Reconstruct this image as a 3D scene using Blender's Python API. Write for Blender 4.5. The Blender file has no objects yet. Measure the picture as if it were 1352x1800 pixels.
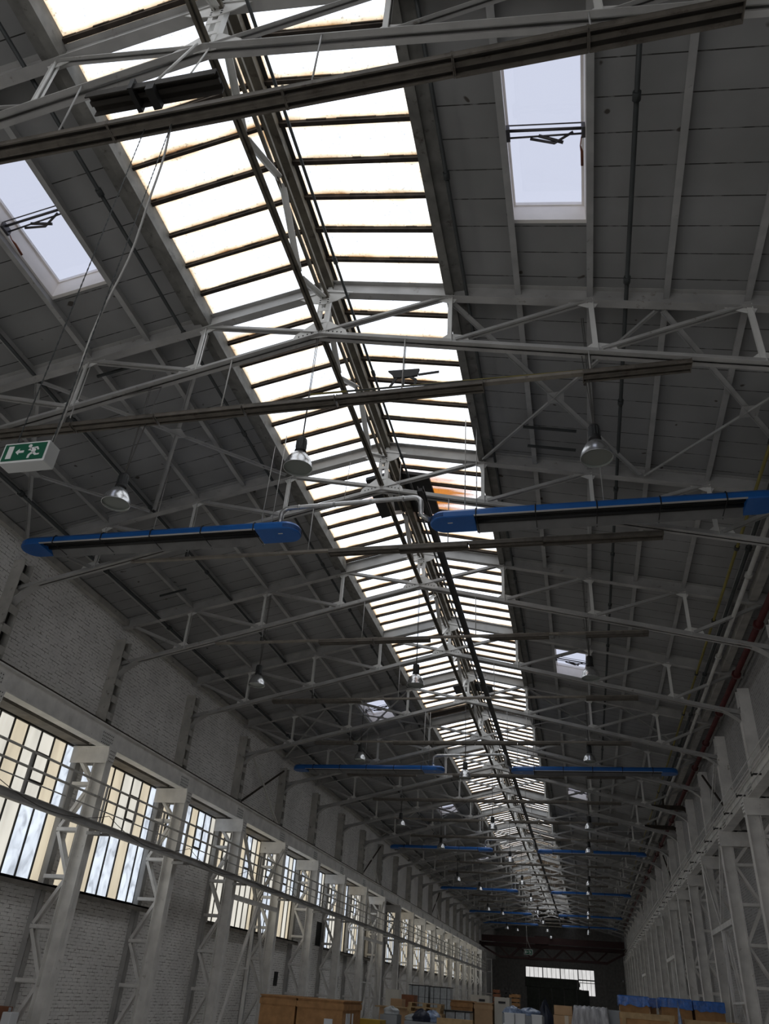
import bpy, math, random
from mathutils import Vector, Matrix
RND = random.Random(7)
S = bpy.context.scene
COL = S.collection
PI = math.pi

# ------------------------------------------------------------------ helpers
class MB:
    """collects shapes and links them as one mesh object"""
    def __init__(s): s.v = []; s.f = []; s.m = []; s.sm = []
    def _add(s, vs, fs, mi=0, smooth=False):
        b = len(s.v); s.v += [tuple(p) for p in vs]
        for f in fs: s.f.append(tuple(b + i for i in f)); s.m.append(mi); s.sm.append(smooth)
        return s
    def box(s, x0, x1, y0, y1, z0, z1, mi=0):
        if x0 > x1: x0, x1 = x1, x0
        if y0 > y1: y0, y1 = y1, y0
        if z0 > z1: z0, z1 = z1, z0
        v = [(x0,y0,z0),(x1,y0,z0),(x1,y1,z0),(x0,y1,z0),(x0,y0,z1),(x1,y0,z1),(x1,y1,z1),(x0,y1,z1)]
        return s._add(v, [(3,2,1,0),(4,5,6,7),(0,1,5,4),(1,2,6,5),(2,3,7,6),(3,0,4,7)], mi)
    def hexa(s, v, mi=0):      # 8 corners ordered like box
        return s._add(v, [(3,2,1,0),(4,5,6,7),(0,1,5,4),(1,2,6,5),(2,3,7,6),(3,0,4,7)], mi)
    def sect(s, p1, p2, rects, side=(0,1,0), mi=0):
        """extrude rectangles (u0,u1,w0,w1) from p1 to p2; u runs along side, w along the third axis (upwards)"""
        p1 = Vector(p1); p2 = Vector(p2); d = (p2 - p1).normalized()
        u = Vector(side); u = (u - d * u.dot(d)).normalized(); w = d.cross(u)
        if w.z < -1e-6: w = -w
        for (u0, u1, w0, w1) in rects:
            q = []
            for p in (p1, p2):
                q += [p + u*u0 + w*w0, p + u*u1 + w*w0, p + u*u1 + w*w1, p + u*u0 + w*w1]
            s._add(q, [(0,1,2,3),(7,6,5,4),(0,4,5,1),(1,5,6,2),(2,6,7,3),(3,7,4,0)], mi)
        return s
    def tube(s, pts, r, n=8, mi=0, cap=True):
        pts = [Vector(p) for p in pts]; rs = r if isinstance(r, (list, tuple)) else [r]*len(pts)
        ring = []; up = None
        for i, p in enumerate(pts):
            d = (pts[min(i+1, len(pts)-1)] - pts[max(i-1, 0)]).normalized()
            if up is None:
                up = Vector((0,0,1)) if abs(d.z) < .9 else Vector((0,1,0))
            u = (up - d*up.dot(d)).normalized(); up = u; w = d.cross(u)
            ring.append([p + (u*math.cos(2*PI*k/n) + w*math.sin(2*PI*k/n))*rs[i] for k in range(n)])
        b = [q for R in ring for q in R]; f = []
        for i in range(len(pts)-1):
            for k in range(n):
                f.append((i*n+k, i*n+(k+1)%n, (i+1)*n+(k+1)%n, (i+1)*n+k))
        s._add(b, f, mi, True)
        if cap:
            m = len(s.v) - len(b)
            s.f.append(tuple(m+k for k in reversed(range(n)))); s.m.append(mi); s.sm.append(False)
            e = m + (len(pts)-1)*n
            s.f.append(tuple(e+k for k in range(n))); s.m.append(mi); s.sm.append(False)
        return s
    def lathe(s, prof, c=(0,0,0), n=20, mi=0, ms=None):
        v = []; f = []; c = Vector(c)
        for (r, z) in prof:
            for k in range(n): v.append(c + Vector((r*math.cos(2*PI*k/n), r*math.sin(2*PI*k/n), z)))
        base = len(s.v); s.v += [tuple(p) for p in v]
        for i in range(len(prof)-1):
            for k in range(n):
                s.f.append((base+i*n+k, base+i*n+(k+1)%n, base+(i+1)*n+(k+1)%n, base+(i+1)*n+k))
                s.m.append(ms[i] if ms else mi); s.sm.append(True)
        return s
    def prism(s, poly, d0, d1, plane='XZ', mi=0):
        """extrude a 2-D outline between depths d0 and d1"""
        def P(a, b, d): return {'XZ': (a, d, b), 'YZ': (d, a, b), 'XY': (a, b, d)}[plane]
        n = len(poly); v = [P(a, b, d0) for a, b in poly] + [P(a, b, d1) for a, b in poly]
        f = [tuple(range(n)), tuple(reversed(range(n, 2*n)))] + [(i, n+i, n+(i+1)%n, (i+1)%n) for i in range(n)]
        return s._add(v, f, mi)
    def loft(s, loops, mi=0, cap0=True, cap1=True, smooth=False):
        n = len(loops[0]); v = [p for L in loops for p in L]; f = []
        for i in range(len(loops)-1):
            for k in range(n): f.append((i*n+k, i*n+(k+1)%n, (i+1)*n+(k+1)%n, (i+1)*n+k))
        s._add(v, f, mi, smooth); b = len(s.v) - len(v)
        if cap0: s.f.append(tuple(b+k for k in reversed(range(n)))); s.m.append(mi); s.sm.append(False)
        if cap1: s.f.append(tuple(b+(len(loops)-1)*n+k for k in range(n))); s.m.append(mi); s.sm.append(False)
        return s
    def build(s, name, mats, parent=None, origin=None, bevel=0):
        if not isinstance(mats, (list, tuple)): mats = [mats]
        if origin is None: origin = world(parent) if parent else Vector((0,0,0))
        o3 = Vector(origin)
        me = bpy.data.meshes.new(name)
        me.from_pydata([tuple(Vector(p)-o3) for p in s.v], [], s.f)
        for m in mats: me.materials.append(m)
        me.polygons.foreach_set('material_index', s.m)
        me.polygons.foreach_set('use_smooth', s.sm)
        me.validate(); me.update()
        import bmesh
        bm = bmesh.new(); bm.from_mesh(me); bmesh.ops.recalc_face_normals(bm, faces=bm.faces); bm.to_mesh(me); bm.free()
        o = bpy.data.objects.new(name, me); COL.objects.link(o)
        if parent: o.parent = parent
        else: o.location = o3
        if bevel:
            b = o.modifiers.new('bevel', 'BEVEL'); b.width = bevel; b.segments = 2; b.limit_method = 'ANGLE'
        return o
def world(o):
    v = Vector((0,0,0))
    while o is not None: v += o.location; o = o.parent
    return v
def tag(o, label=None, cat=None, group=None, kind=None):
    if label: o['label'] = label
    if cat: o['category'] = cat
    if group: o['group'] = group
    if kind: o['kind'] = kind
    return o
def thing(name, loc, label, cat, group=None):
    o = bpy.data.objects.new(name, None); COL.objects.link(o); o.location = loc
    o.empty_display_size = .1
    return tag(o, label, cat, group)
def dup(root, loc, label):
    r = root.copy(); COL.objects.link(r); r.location = loc; r['label'] = label
    for ch in list(root.children):
        c = ch.copy(); COL.objects.link(c); c.parent = r
        for g in list(ch.children):
            d = g.copy(); COL.objects.link(d); d.parent = c
    return r
def struct(name, mb, mats, parent=None):
    o = mb.build(name, mats, parent, origin=None if parent else (0,0,0))
    o['kind'] = 'structure'
    return o
ORD = ['nearest','second','third','fourth','fifth','sixth','seventh','eighth','ninth','tenth','eleventh','twelfth','thirteenth',
       'fourteenth','fifteenth','sixteenth','seventeenth','eighteenth','nineteenth','twentieth','twenty-first','twenty-second','twenty-third','twenty-fourth']

# ------------------------------------------------------------------ materials
def mat(name, col, rough=.6, metal=0, var=0, vscale=3., dirt=None, dscale=1.2, dth=.6, bump=0, spec=.4):
    m = bpy.data.materials.new(name); m.use_nodes = True; nt = m.node_tree; N = nt.nodes; L = nt.links
    b = N['Principled BSDF']; b.inputs['Roughness'].default_value = rough; b.inputs['Metallic'].default_value = metal
    b.inputs['Specular IOR Level'].default_value = spec
    b.inputs['Base Color'].default_value = (*col, 1)
    if var or dirt or bump:
        g = N.new('ShaderNodeNewGeometry'); src = g.outputs['Position']
        n = N.new('ShaderNodeTexNoise'); n.inputs['Scale'].default_value = vscale; n.inputs['Detail'].default_value = 4
        L.new(src, n.inputs['Vector'])
        r = N.new('ShaderNodeValToRGB'); r.color_ramp.elements[0].position = .3; r.color_ramp.elements[1].position = .7
        r.color_ramp.elements[0].color = tuple(c*(1-var) for c in col) + (1,)
        r.color_ramp.elements[1].color = tuple(min(1, c*(1+var*.6)) for c in col) + (1,)
        L.new(n.outputs['Fac'], r.inputs['Fac']); out = r.outputs['Color']
        if dirt:
            n2 = N.new('ShaderNodeTexNoise'); n2.inputs['Scale'].default_value = dscale*4; n2.inputs['Detail'].default_value = 6
            n2.inputs['Roughness'].default_value = .7; L.new(src, n2.inputs['Vector'])
            r2 = N.new('ShaderNodeValToRGB'); r2.color_ramp.elements[0].position = dth; r2.color_ramp.elements[1].position = dth+.12
            L.new(n2.outputs['Fac'], r2.inputs['Fac'])
            mx = N.new('ShaderNodeMixRGB'); mx.inputs['Color2'].default_value = (*dirt, 1)
            L.new(r2.outputs['Color'], mx.inputs['Fac']); L.new(out, mx.inputs['Color1']); out = mx.outputs['Color']
        L.new(out, b.inputs['Base Color'])
        if bump:
            bp = N.new('ShaderNodeBump'); bp.inputs['Strength'].default_value = bump; bp.inputs['Distance'].default_value = .02
            L.new(n.outputs['Fac'], bp.inputs['Height']); L.new(bp.outputs['Normal'], b.inputs['Normal'])
    return m
M = {}
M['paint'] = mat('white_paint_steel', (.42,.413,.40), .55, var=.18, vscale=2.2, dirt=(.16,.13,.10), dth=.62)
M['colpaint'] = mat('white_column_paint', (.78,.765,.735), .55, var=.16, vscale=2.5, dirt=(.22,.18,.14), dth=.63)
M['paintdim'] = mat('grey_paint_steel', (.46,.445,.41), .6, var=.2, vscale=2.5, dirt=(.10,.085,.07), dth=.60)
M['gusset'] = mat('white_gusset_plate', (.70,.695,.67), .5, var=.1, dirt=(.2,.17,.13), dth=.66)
M['curb'] = mat('dirty_grey_curb', (.20,.195,.18), .65, var=.3, vscale=4, dirt=(.07,.06,.05), dth=.58)
M['purlin'] = mat('purlin_paint', (.42,.417,.41), .6, var=.15, dirt=(.12,.1,.08), dth=.64)
M['ridge'] = mat('brown_grey_beam', (.13,.115,.09), .7, var=.35, vscale=4, dirt=(.05,.04,.03), dth=.55)
M['rust'] = mat('dark_rusty_steel', (.045,.034,.026), .8, var=.5, vscale=6, bump=.3)
M['dark'] = mat('dark_steel', (.035,.034,.032), .6, var=.3)
M['conduit'] = mat('dark_grey_conduit', (.045,.05,.05), .5, var=.25)
M['trunk'] = mat('aged_trunking', (.125,.11,.092), .6, var=.3, vscale=5, dirt=(.06,.045,.035), dth=.58)
M['trunkdk'] = mat('dark_trough', (.03,.026,.022), .7, var=.3)
M['trunkrail'] = mat('trunking_rail', (.24,.215,.18), .5, var=.25, vscale=4, dirt=(.08,.06,.05), dth=.6)
M['blue'] = mat('heater_blue_enamel', (.012,.115,.40), .35, var=.08, spec=.5)
M['refl'] = mat('heater_reflector', (.17,.168,.165), .5, .2, var=.2)
M['reflin'] = mat('dark_heater_inside', (.03,.029,.028), .5, .3, var=.3)  # casing inside and divider, much darker than the reflector plate
M['lip'] = mat('heater_lip', (.55,.55,.54), .4, .4)
M['black'] = mat('matte_black', (.012,.012,.012), .6)
M['galv'] = mat('galvanised_duct', (.50,.50,.50), .32, .8, var=.2, vscale=9)
M['chrome'] = mat('spun_aluminium', (.62,.63,.64), .25, .9, var=.06)
M['lampin'] = mat('lamp_inside_glass', (.22,.24,.22), .25, .3, spec=.6)
M['cord'] = mat('hanging_cord', (.09,.085,.08), .7)
M['cordlt'] = mat('pale_cord', (.42,.41,.39), .7)
M['redpipe'] = mat('red_oxide_pipe', (.085,.014,.014), .5, var=.25)
M['whitepipe'] = mat('white_pipe', (.50,.49,.46), .5, var=.15, dirt=(.2,.17,.14), dth=.66)
M['yellow'] = mat('yellow_gas_pipe', (.23,.19,.05), .5, var=.2)
M['crane'] = mat('crane_red_oxide', (.034,.011,.010), .6, var=.3)
M['signgreen'] = mat('sign_green', (.004,.085,.045), .4)
M['signwhite'] = mat('sign_white', (.62,.63,.62), .4, var=.05)
M['wood'] = mat('plywood_brown', (.40,.215,.09), .75, var=.25, vscale=5, dirt=(.2,.10,.04), dth=.62)
M['woodlt'] = mat('pale_softwood', (.42,.29,.15), .75, var=.25, vscale=7)
M['woodred'] = mat('reddish_wood', (.25,.10,.05), .75, var=.3)
M['card'] = mat('cardboard', (.50,.33,.19), .8, var=.12)
M['tape'] = mat('packing_tape', (.55,.47,.36), .35)
M['paper'] = mat('paper_label', (.66,.69,.74), .6)
M['ink'] = mat('printing_ink', (.03,.03,.035), .6)
M['greybox'] = mat('grey_plastic', (.30,.325,.35), .5, var=.12)
M['greyfilm'] = mat('grey_strapped_film', (.40,.425,.44), .3, var=.2, vscale=8, bump=.4)
M['whitebox'] = mat('cream_carton', (.58,.56,.50), .7, var=.08)
M['bin'] = mat('white_plastic', (.68,.70,.72), .4)
M['bluefilm'] = mat('blue_film', (.025,.15,.55), .25, var=.35, vscale=10, bump=.6, spec=.6)
M['bluebag'] = mat('pale_blue_bag', (.24,.32,.48), .25, var=.4, vscale=14, bump=.9, spec=.6)
M['navy'] = mat('navy_tarp', (.018,.024,.045), .5, var=.3)
M['yellowbox'] = mat('yellow_paint', (.42,.28,.03), .6, var=.2)
M['concrete'] = mat('concrete_floor', (.58,.565,.54), .7, var=.2, vscale=1.)
M['gable'] = mat('dark_gable_wall', (.42,.41,.39), .8, var=.25)
M['gabledk'] = mat('dark_door_panel', (.13,.14,.12), .8, var=.2)
M['darkroof'] = mat('dark_roof_boards', (.065,.058,.05), .85, var=.2)
M['reveal'] = mat('cream_window_lining', (.90,.86,.82), .6, var=.05)
M['actuator'] = mat('actuator_metal', (.10,.095,.10), .4, .5)
M['copper'] = mat('copper_sleeve', (.25,.09,.05), .4, .6)
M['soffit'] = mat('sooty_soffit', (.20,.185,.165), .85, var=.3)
M['film'] = None

def tree(name):
    m = bpy.data.materials.new(name); m.use_nodes = True; nt = m.node_tree
    return m, nt, nt.nodes, nt.links
def math_(N, L, op, a, b=None, c=None):
    n = N.new('ShaderNodeMath'); n.operation = op
    for i, q in enumerate((a, b, c)):
        if q is None: continue
        if isinstance(q, (int, float)): n.inputs[i].default_value = q
        else: L.new(q, n.inputs[i])
    return n.outputs[0]
def ramp(N, L, src, stops):
    r = N.new('ShaderNodeValToRGB'); e = r.color_ramp.elements
    while len(e) < len(stops): e.new(.5)
    for i, (p, c) in enumerate(stops):
        e[i].position = p; e[i].color = c if len(c) == 4 else (*c, 1)
    L.new(src, r.inputs['Fac']); return r.outputs['Color']
def mixc(N, L, fac, a, b):
    n = N.new('ShaderNodeMixRGB')
    for k, q in (('Fac', fac), ('Color1', a), ('Color2', b)):
        if isinstance(q, (int, float)): n.inputs[k].default_value = q
        elif isinstance(q, tuple): n.inputs[k].default_value = (*q, 1)
        else: L.new(q, n.inputs[k])
    return n.outputs['Color']

def brick_mat(name, base, dark):
    m, nt, N, L = tree(name); b = N['Principled BSDF']; b.inputs['Roughness'].default_value = .75
    g = N.new('ShaderNodeNewGeometry'); sp = N.new('ShaderNodeSeparateXYZ'); L.new(g.outputs['Position'], sp.inputs[0])
    h = math_(N, L, 'ADD', sp.outputs['X'], sp.outputs['Y'])
    cb = N.new('ShaderNodeCombineXYZ'); L.new(h, cb.inputs[0]); L.new(sp.outputs['Z'], cb.inputs[1])
    bt = N.new('ShaderNodeTexBrick'); bt.inputs['Scale'].default_value = 1; bt.inputs['Brick Width'].default_value = .26
    bt.inputs['Row Height'].default_value = .085; bt.inputs['Mortar Size'].default_value = .009; bt.inputs['Mortar Smooth'].default_value = .4
    L.new(cb.outputs[0], bt.inputs['Vector'])
    cs = N.new('ShaderNodeVectorMath'); cs.operation = 'MULTIPLY'; cs.inputs[1].default_value = (4.2, 11, 1); L.new(cb.outputs[0], cs.inputs[0])
    n = N.new('ShaderNodeTexNoise'); n.inputs['Scale'].default_value = 1.; n.inputs['Detail'].default_value = 3; L.new(cs.outputs[0], n.inputs['Vector'])
    th = ramp(N, L, n.outputs['Fac'], [(.46, (.16,.16,.16)), (.60, (1,1,1))])
    mk = math_(N, L, 'MULTIPLY', bt.outputs['Fac'], th)
    n2 = N.new('ShaderNodeTexNoise'); n2.inputs['Scale'].default_value = .9; n2.inputs['Detail'].default_value = 6; L.new(g.outputs['Position'], n2.inputs['Vector'])
    bc = ramp(N, L, n2.outputs['Fac'], [(.3, tuple(c*.8 for c in base)), (.65, base)])
    n3 = N.new('ShaderNodeTexNoise'); n3.inputs['Scale'].default_value = 9; n3.inputs['Detail'].default_value = 2; L.new(g.outputs['Position'], n3.inputs['Vector'])
    chip = ramp(N, L, n3.outputs['Fac'], [(.70, (0,0,0)), (.74, (1,1,1))])
    c = mixc(N, L, mk, bc, dark); c = mixc(N, L, math_(N, L, 'MULTIPLY', chip, .5), c, (.16,.10,.075))
    L.new(c, b.inputs['Base Color'])
    bp = N.new('ShaderNodeBump'); bp.inputs['Strength'].default_value = .35; bp.inputs['Distance'].default_value = .012
    L.new(bt.outputs['Fac'], bp.inputs['Height']); bp.invert = True; L.new(bp.outputs['Normal'], b.inputs['Normal'])
    return m
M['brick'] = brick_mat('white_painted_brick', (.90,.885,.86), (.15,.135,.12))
M['brickr'] = brick_mat('shaded_white_brick', (.45,.445,.44), (.10,.09,.085))  # right wall: same white brick, its dimness put into a darker colour

def roof_mat():
    m, nt, N, L = tree('roof_slabs'); b = N['Principled BSDF']; b.inputs['Roughness'].default_value = .8
    g = N.new('ShaderNodeNewGeometry'); sp = N.new('ShaderNodeSeparateXYZ'); L.new(g.outputs['Position'], sp.inputs[0])
    y = math_(N, L, 'ADD', sp.outputs['Y'], 40.31)
    fr = math_(N, L, 'MODULO', y, .508)
    ln = math_(N, L, 'LESS_THAN', fr, .017)
    n = N.new('ShaderNodeTexNoise'); n.inputs['Scale'].default_value = 5; n.inputs['Detail'].default_value = 3; L.new(g.outputs['Position'], n.inputs['Vector'])
    ln = math_(N, L, 'MULTIPLY', ln, ramp(N, L, n.outputs['Fac'], [(.36, (.35,.35,.35)), (.5, (1,1,1))]))
    n2 = N.new('ShaderNodeTexNoise'); n2.inputs['Scale'].default_value = .8; n2.inputs['Detail'].default_value = 5; L.new(g.outputs['Position'], n2.inputs['Vector'])
    bc = ramp(N, L, n2.outputs['Fac'], [(.3, (.25,.249,.247)), (.7, (.32,.319,.317))])
    n3 = N.new('ShaderNodeTexNoise'); n3.inputs['Scale'].default_value = 4; n3.inputs['Detail'].default_value = 1; L.new(g.outputs['Position'], n3.inputs['Vector'])
    spot = ramp(N, L, n3.outputs['Fac'], [(.76, (0,0,0)), (.79, (1,1,1))])
    c = mixc(N, L, ln, bc, (.03,.028,.025)); c = mixc(N, L, spot, c, (.08,.07,.06))
    L.new(c, b.inputs['Base Color']); return m
M['roof'] = roof_mat()

BAR0, BARS = 6.09, .652
E_SKY = 5.0
def pane_mat():
    """back-lit ribbed skylight sheet, rust-stained along the glazing bars"""
    m, nt, N, L = tree('skylight_sheet'); b = N['Principled BSDF']
    g = N.new('ShaderNodeNewGeometry'); sp = N.new('ShaderNodeSeparateXYZ'); L.new(g.outputs['Position'], sp.inputs[0])
    y = math_(N, L, 'ADD', sp.outputs['Y'], BARS*100 - BAR0 + .5*BARS)
    d = math_(N, L, 'ABSOLUTE', math_(N, L, 'SUBTRACT', math_(N, L, 'MODULO', y, BARS), .5*BARS))       # distance to nearest bar
    xr = math_(N, L, 'ABSOLUTE', math_(N, L, 'ADD', sp.outputs['X'], 3.93))
    de = math_(N, L, 'MINIMUM', math_(N, L, 'SUBTRACT', 2.32, xr), math_(N, L, 'SUBTRACT', xr, .12))
    dd = math_(N, L, 'MINIMUM', d, de)
    n = N.new('ShaderNodeTexNoise'); n.inputs['Scale'].default_value = 1.7; n.inputs['Detail'].default_value = 5; L.new(g.outputs['Position'], n.inputs['Vector'])
    dd = math_(N, L, 'SUBTRACT', dd, math_(N, L, 'MULTIPLY', math_(N, L, 'SUBTRACT', n.outputs['Fac'], .5), .17))
    c = ramp(N, L, dd, [(.005, (.04,.016,.005)), (.025, (.12,.068,.028)), (.048, (.20,.155,.105)), (.085, (.28,.24,.185)), (.14, (.335,.355,.385))])
    # fine ribs and dust
    rb = math_(N, L, 'ADD', math_(N, L, 'MULTIPLY', math_(N, L, 'SINE', math_(N, L, 'MULTIPLY', sp.outputs['Y'], 95.)), .03), .97)
    n2 = N.new('ShaderNodeTexNoise'); n2.inputs['Scale'].default_value = 26; n2.inputs['Detail'].default_value = 3; L.new(g.outputs['Position'], n2.inputs['Vector'])
    du = ramp(N, L, n2.outputs['Fac'], [(.58, (1,1,1)), (.70, (.50,.50,.495))])
    n4 = N.new('ShaderNodeTexNoise'); n4.inputs['Scale'].default_value = .6; n4.inputs['Detail'].default_value = 3; L.new(g.outputs['Position'], n4.inputs['Vector'])
    lg = ramp(N, L, n4.outputs['Fac'], [(.35, (.84,.86,.88)), (.6, (1,1,1))])
    # heavy rust run round the roof vent
    vd = N.new('ShaderNodeVectorMath'); vd.operation = 'SUBTRACT'; vd.inputs[1].default_value = (-3.2, 16.5, 12.7); L.new(g.outputs['Position'], vd.inputs[0])
    vs = N.new('ShaderNodeVectorMath'); vs.operation = 'MULTIPLY'; vs.inputs[1].default_value = (.52, .62, 0); L.new(vd.outputs[0], vs.inputs[0])
    vl = N.new('ShaderNodeVectorMath'); vl.operation = 'LENGTH'; L.new(vs.outputs[0], vl.inputs[0])
    st = N.new('ShaderNodeVectorMath'); st.operation = 'MULTIPLY'; st.inputs[1].default_value = (.7, 5, 1); L.new(g.outputs['Position'], st.inputs[0])
    n5 = N.new('ShaderNodeTexNoise'); n5.inputs['Scale'].default_value = 1; n5.inputs['Detail'].default_value = 4; L.new(st.outputs[0], n5.inputs['Vector'])
    run = math_(N, L, 'ADD', vl.outputs['Value'], math_(N, L, 'MULTIPLY', math_(N, L, 'SUBTRACT', n5.outputs['Fac'], .5), 1.5))
    rf = ramp(N, L, run, [(.30, (1,1,1)), (.95, (0,0,0))])
    col = mixc(N, L, rf, c, (.15,.05,.005))
    for f in (rb,):
        v = N.new('ShaderNodeVectorMath'); v.operation = 'SCALE'; L.new(col, v.inputs[0]); L.new(f, v.inputs['Scale']); col = v.outputs[0]
    for f in (du, lg):
        v = N.new('ShaderNodeVectorMath'); v.operation = 'MULTIPLY'; L.new(col, v.inputs[0]); L.new(f, v.inputs[1]); col = v.outputs[0]
    b.inputs['Base Color'].default_value = (.3,.3,.3,1); b.inputs['Roughness'].default_value = .4
    L.new(col, b.inputs['Emission Color']); b.inputs['Emission Strength'].default_value = E_SKY
    return m
M['pane'] = pane_mat()
def wpane(name, col, wrinkle=False, st=.9):
    m, nt, N, L = tree(name); b = N['Principled BSDF']; b.inputs['Base Color'].default_value = (.3,.3,.3,1); b.inputs['Roughness'].default_value = .3
    g = N.new('ShaderNodeNewGeometry')
    s = N.new('ShaderNodeVectorMath'); s.operation = 'MULTIPLY'; s.inputs[1].default_value = (3, 3, .7) if not wrinkle else (1.5, 2.2, 1.4); L.new(g.outputs['Position'], s.inputs[0])
    n = N.new('ShaderNodeTexNoise'); n.inputs['Scale'].default_value = 1.1; n.inputs['Detail'].default_value = 4; n.inputs['Distortion'].default_value = 1.4 if wrinkle else 0
    L.new(s.outputs[0], n.inputs['Vector'])
    if wrinkle: c = ramp(N, L, n.outputs['Fac'], [(.32, tuple(q*.62 for q in col)), (.5, col), (.66, tuple(min(1.15, q*1.2) for q in col))])
    else: c = ramp(N, L, n.outputs['Fac'], [(.3, tuple(q*.78 for q in col)), (.65, col)])
    L.new(c, b.inputs['Emission Color']); b.inputs['Emission Strength'].default_value = st; return m
M['wcream'] = wpane('cream_wired_glass', (.80,.70,.52)); M['wpale'] = wpane('pale_wired_glass', (.86,.83,.74))
M['wtan'] = wpane('tan_stained_glass', (.74,.56,.36)); M['wblue'] = wpane('clear_sheet_pane', (.80,.88,1.0), True)
M['wend'] = wpane('end_wall_glass', (.86,.85,.84), st=.85); M['wfill'] = wpane('fill_window_glass', (.86,.87,.9), st=2.4)  # second glass glows only as added fill from behind the camera
def glass_mat():
    m, nt, N, L = tree('clear_roof_window_glass'); N.remove(N['Principled BSDF'])
    t = N.new('ShaderNodeBsdfTransparent'); t.inputs[0].default_value = (.93,.94,.97,1)
    g = N.new('ShaderNodeBsdfGlossy'); g.inputs['Roughness'].default_value = .05
    mx = N.new('ShaderNodeMixShader'); mx.inputs[0].default_value = .05; L.new(t.outputs[0], mx.inputs[1]); L.new(g.outputs[0], mx.inputs[2])
    L.new(mx.outputs[0], N['Material Output'].inputs[0]); return m
M['glass'] = glass_mat()
def film_mat():
    m, nt, N, L = tree('clear_wrapping_film'); N.remove(N['Principled BSDF'])
    t = N.new('ShaderNodeBsdfTransparent'); t.inputs[0].default_value = (.8,.8,.82,1)
    p = N.new('ShaderNodeBsdfPrincipled'); p.inputs['Base Color'].default_value = (.5,.51,.54,1); p.inputs['Roughness'].default_value = .2
    g = N.new('ShaderNodeNewGeometry'); s = N.new('ShaderNodeVectorMath'); s.operation = 'MULTIPLY'; s.inputs[1].default_value = (9, 9, 1.5); L.new(g.outputs['Position'], s.inputs[0])
    n = N.new('ShaderNodeTexNoise'); n.inputs['Scale'].default_value = 1.2; n.inputs['Detail'].default_value = 3; L.new(s.outputs[0], n.inputs['Vector'])
    f = ramp(N, L, n.outputs['Fac'], [(.35, (.45,.45,.45)), (.6, (.95,.95,.95))])
    mx = N.new('ShaderNodeMixShader'); L.new(f, mx.inputs[0]); L.new(t.outputs[0], mx.inputs[1]); L.new(p.outputs[0], mx.inputs[2])
    bp = N.new('ShaderNodeBump'); bp.inputs['Strength'].default_value = .8; L.new(n.outputs['Fac'], bp.inputs['Height']); L.new(bp.outputs[0], p.inputs['Normal'])
    L.new(mx.outputs[0], N['Material Output'].inputs[0]); return m
M['film'] = film_mat()

# ------------------------------------------------------------------ main dimensions
XC = -3.93; HW = 9.27; SL = .226; ZR = 12.95          # ridge line, half width, roof slope, underside at the ridge
XL, XR = XC-HW, XC+HW                                   # upper wall faces
WL, WR = -13.62, 5.76                                   # lower wall faces
Y0, YT, YE = -9.0, 114.25, 134.0                       # wall behind the camera, last truss, end wall
BAY = 5.0; YF = 4.25
D = 1.18
def zr(x): return ZR - SL*abs(x-XC)
TR = [YF + BAY*i for i in range(23)]                     # 4.25 ... 114.25
def panel(mb, x0, x1, y0, y1, t=.12, lift=0, mi=0):
    a, b = zr(x0)+lift, zr(x1)+lift
    mb.hexa([(x0,y0,a),(x1,y0,b),(x1,y1,b),(x0,y1,a),(x0,y0,a+t),(x1,y0,b+t),(x1,y1,b+t),(x0,y1,a+t)], mi)

# roof slabs with openings
WIN_R = [(5.32,7.84),(25.4,27.8),(45.4,47.8),(65.4,67.8)]
WIN_L = [(5.32,7.84),(30.4,32.8),(50.4,52.8),(70.4,72.8)]
for side, wins, nm in ((1, WIN_R, 'ceiling_right'), (-1, WIN_L, 'ceiling_left')):
    mb = MB()
    edges = [2.44] + [D*k for k in range(3, 8)] + [HW+.6]
    for i in range(len(edges)-1):
        a, b = XC+side*edges[i], XC+side*edges[i+1]
        if a > b: a, b = b, a
        y = Y0-.2
        if i == 1:
            for (q0, q1) in wins: panel(mb, a, b, y, q0); y = q1
        panel(mb, a, b, y, YE+.3)
    struct(nm, mb, M['roof'])
mb = MB()
for side in (1,-1):
    a, b = sorted((XC, XC+side*2.3)); panel(mb, a, b, YT, YE+.3)
    panel(mb, a, b, Y0-.2, -5.8)
struct('ceiling_end', mb, M['darkroof'])

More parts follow.
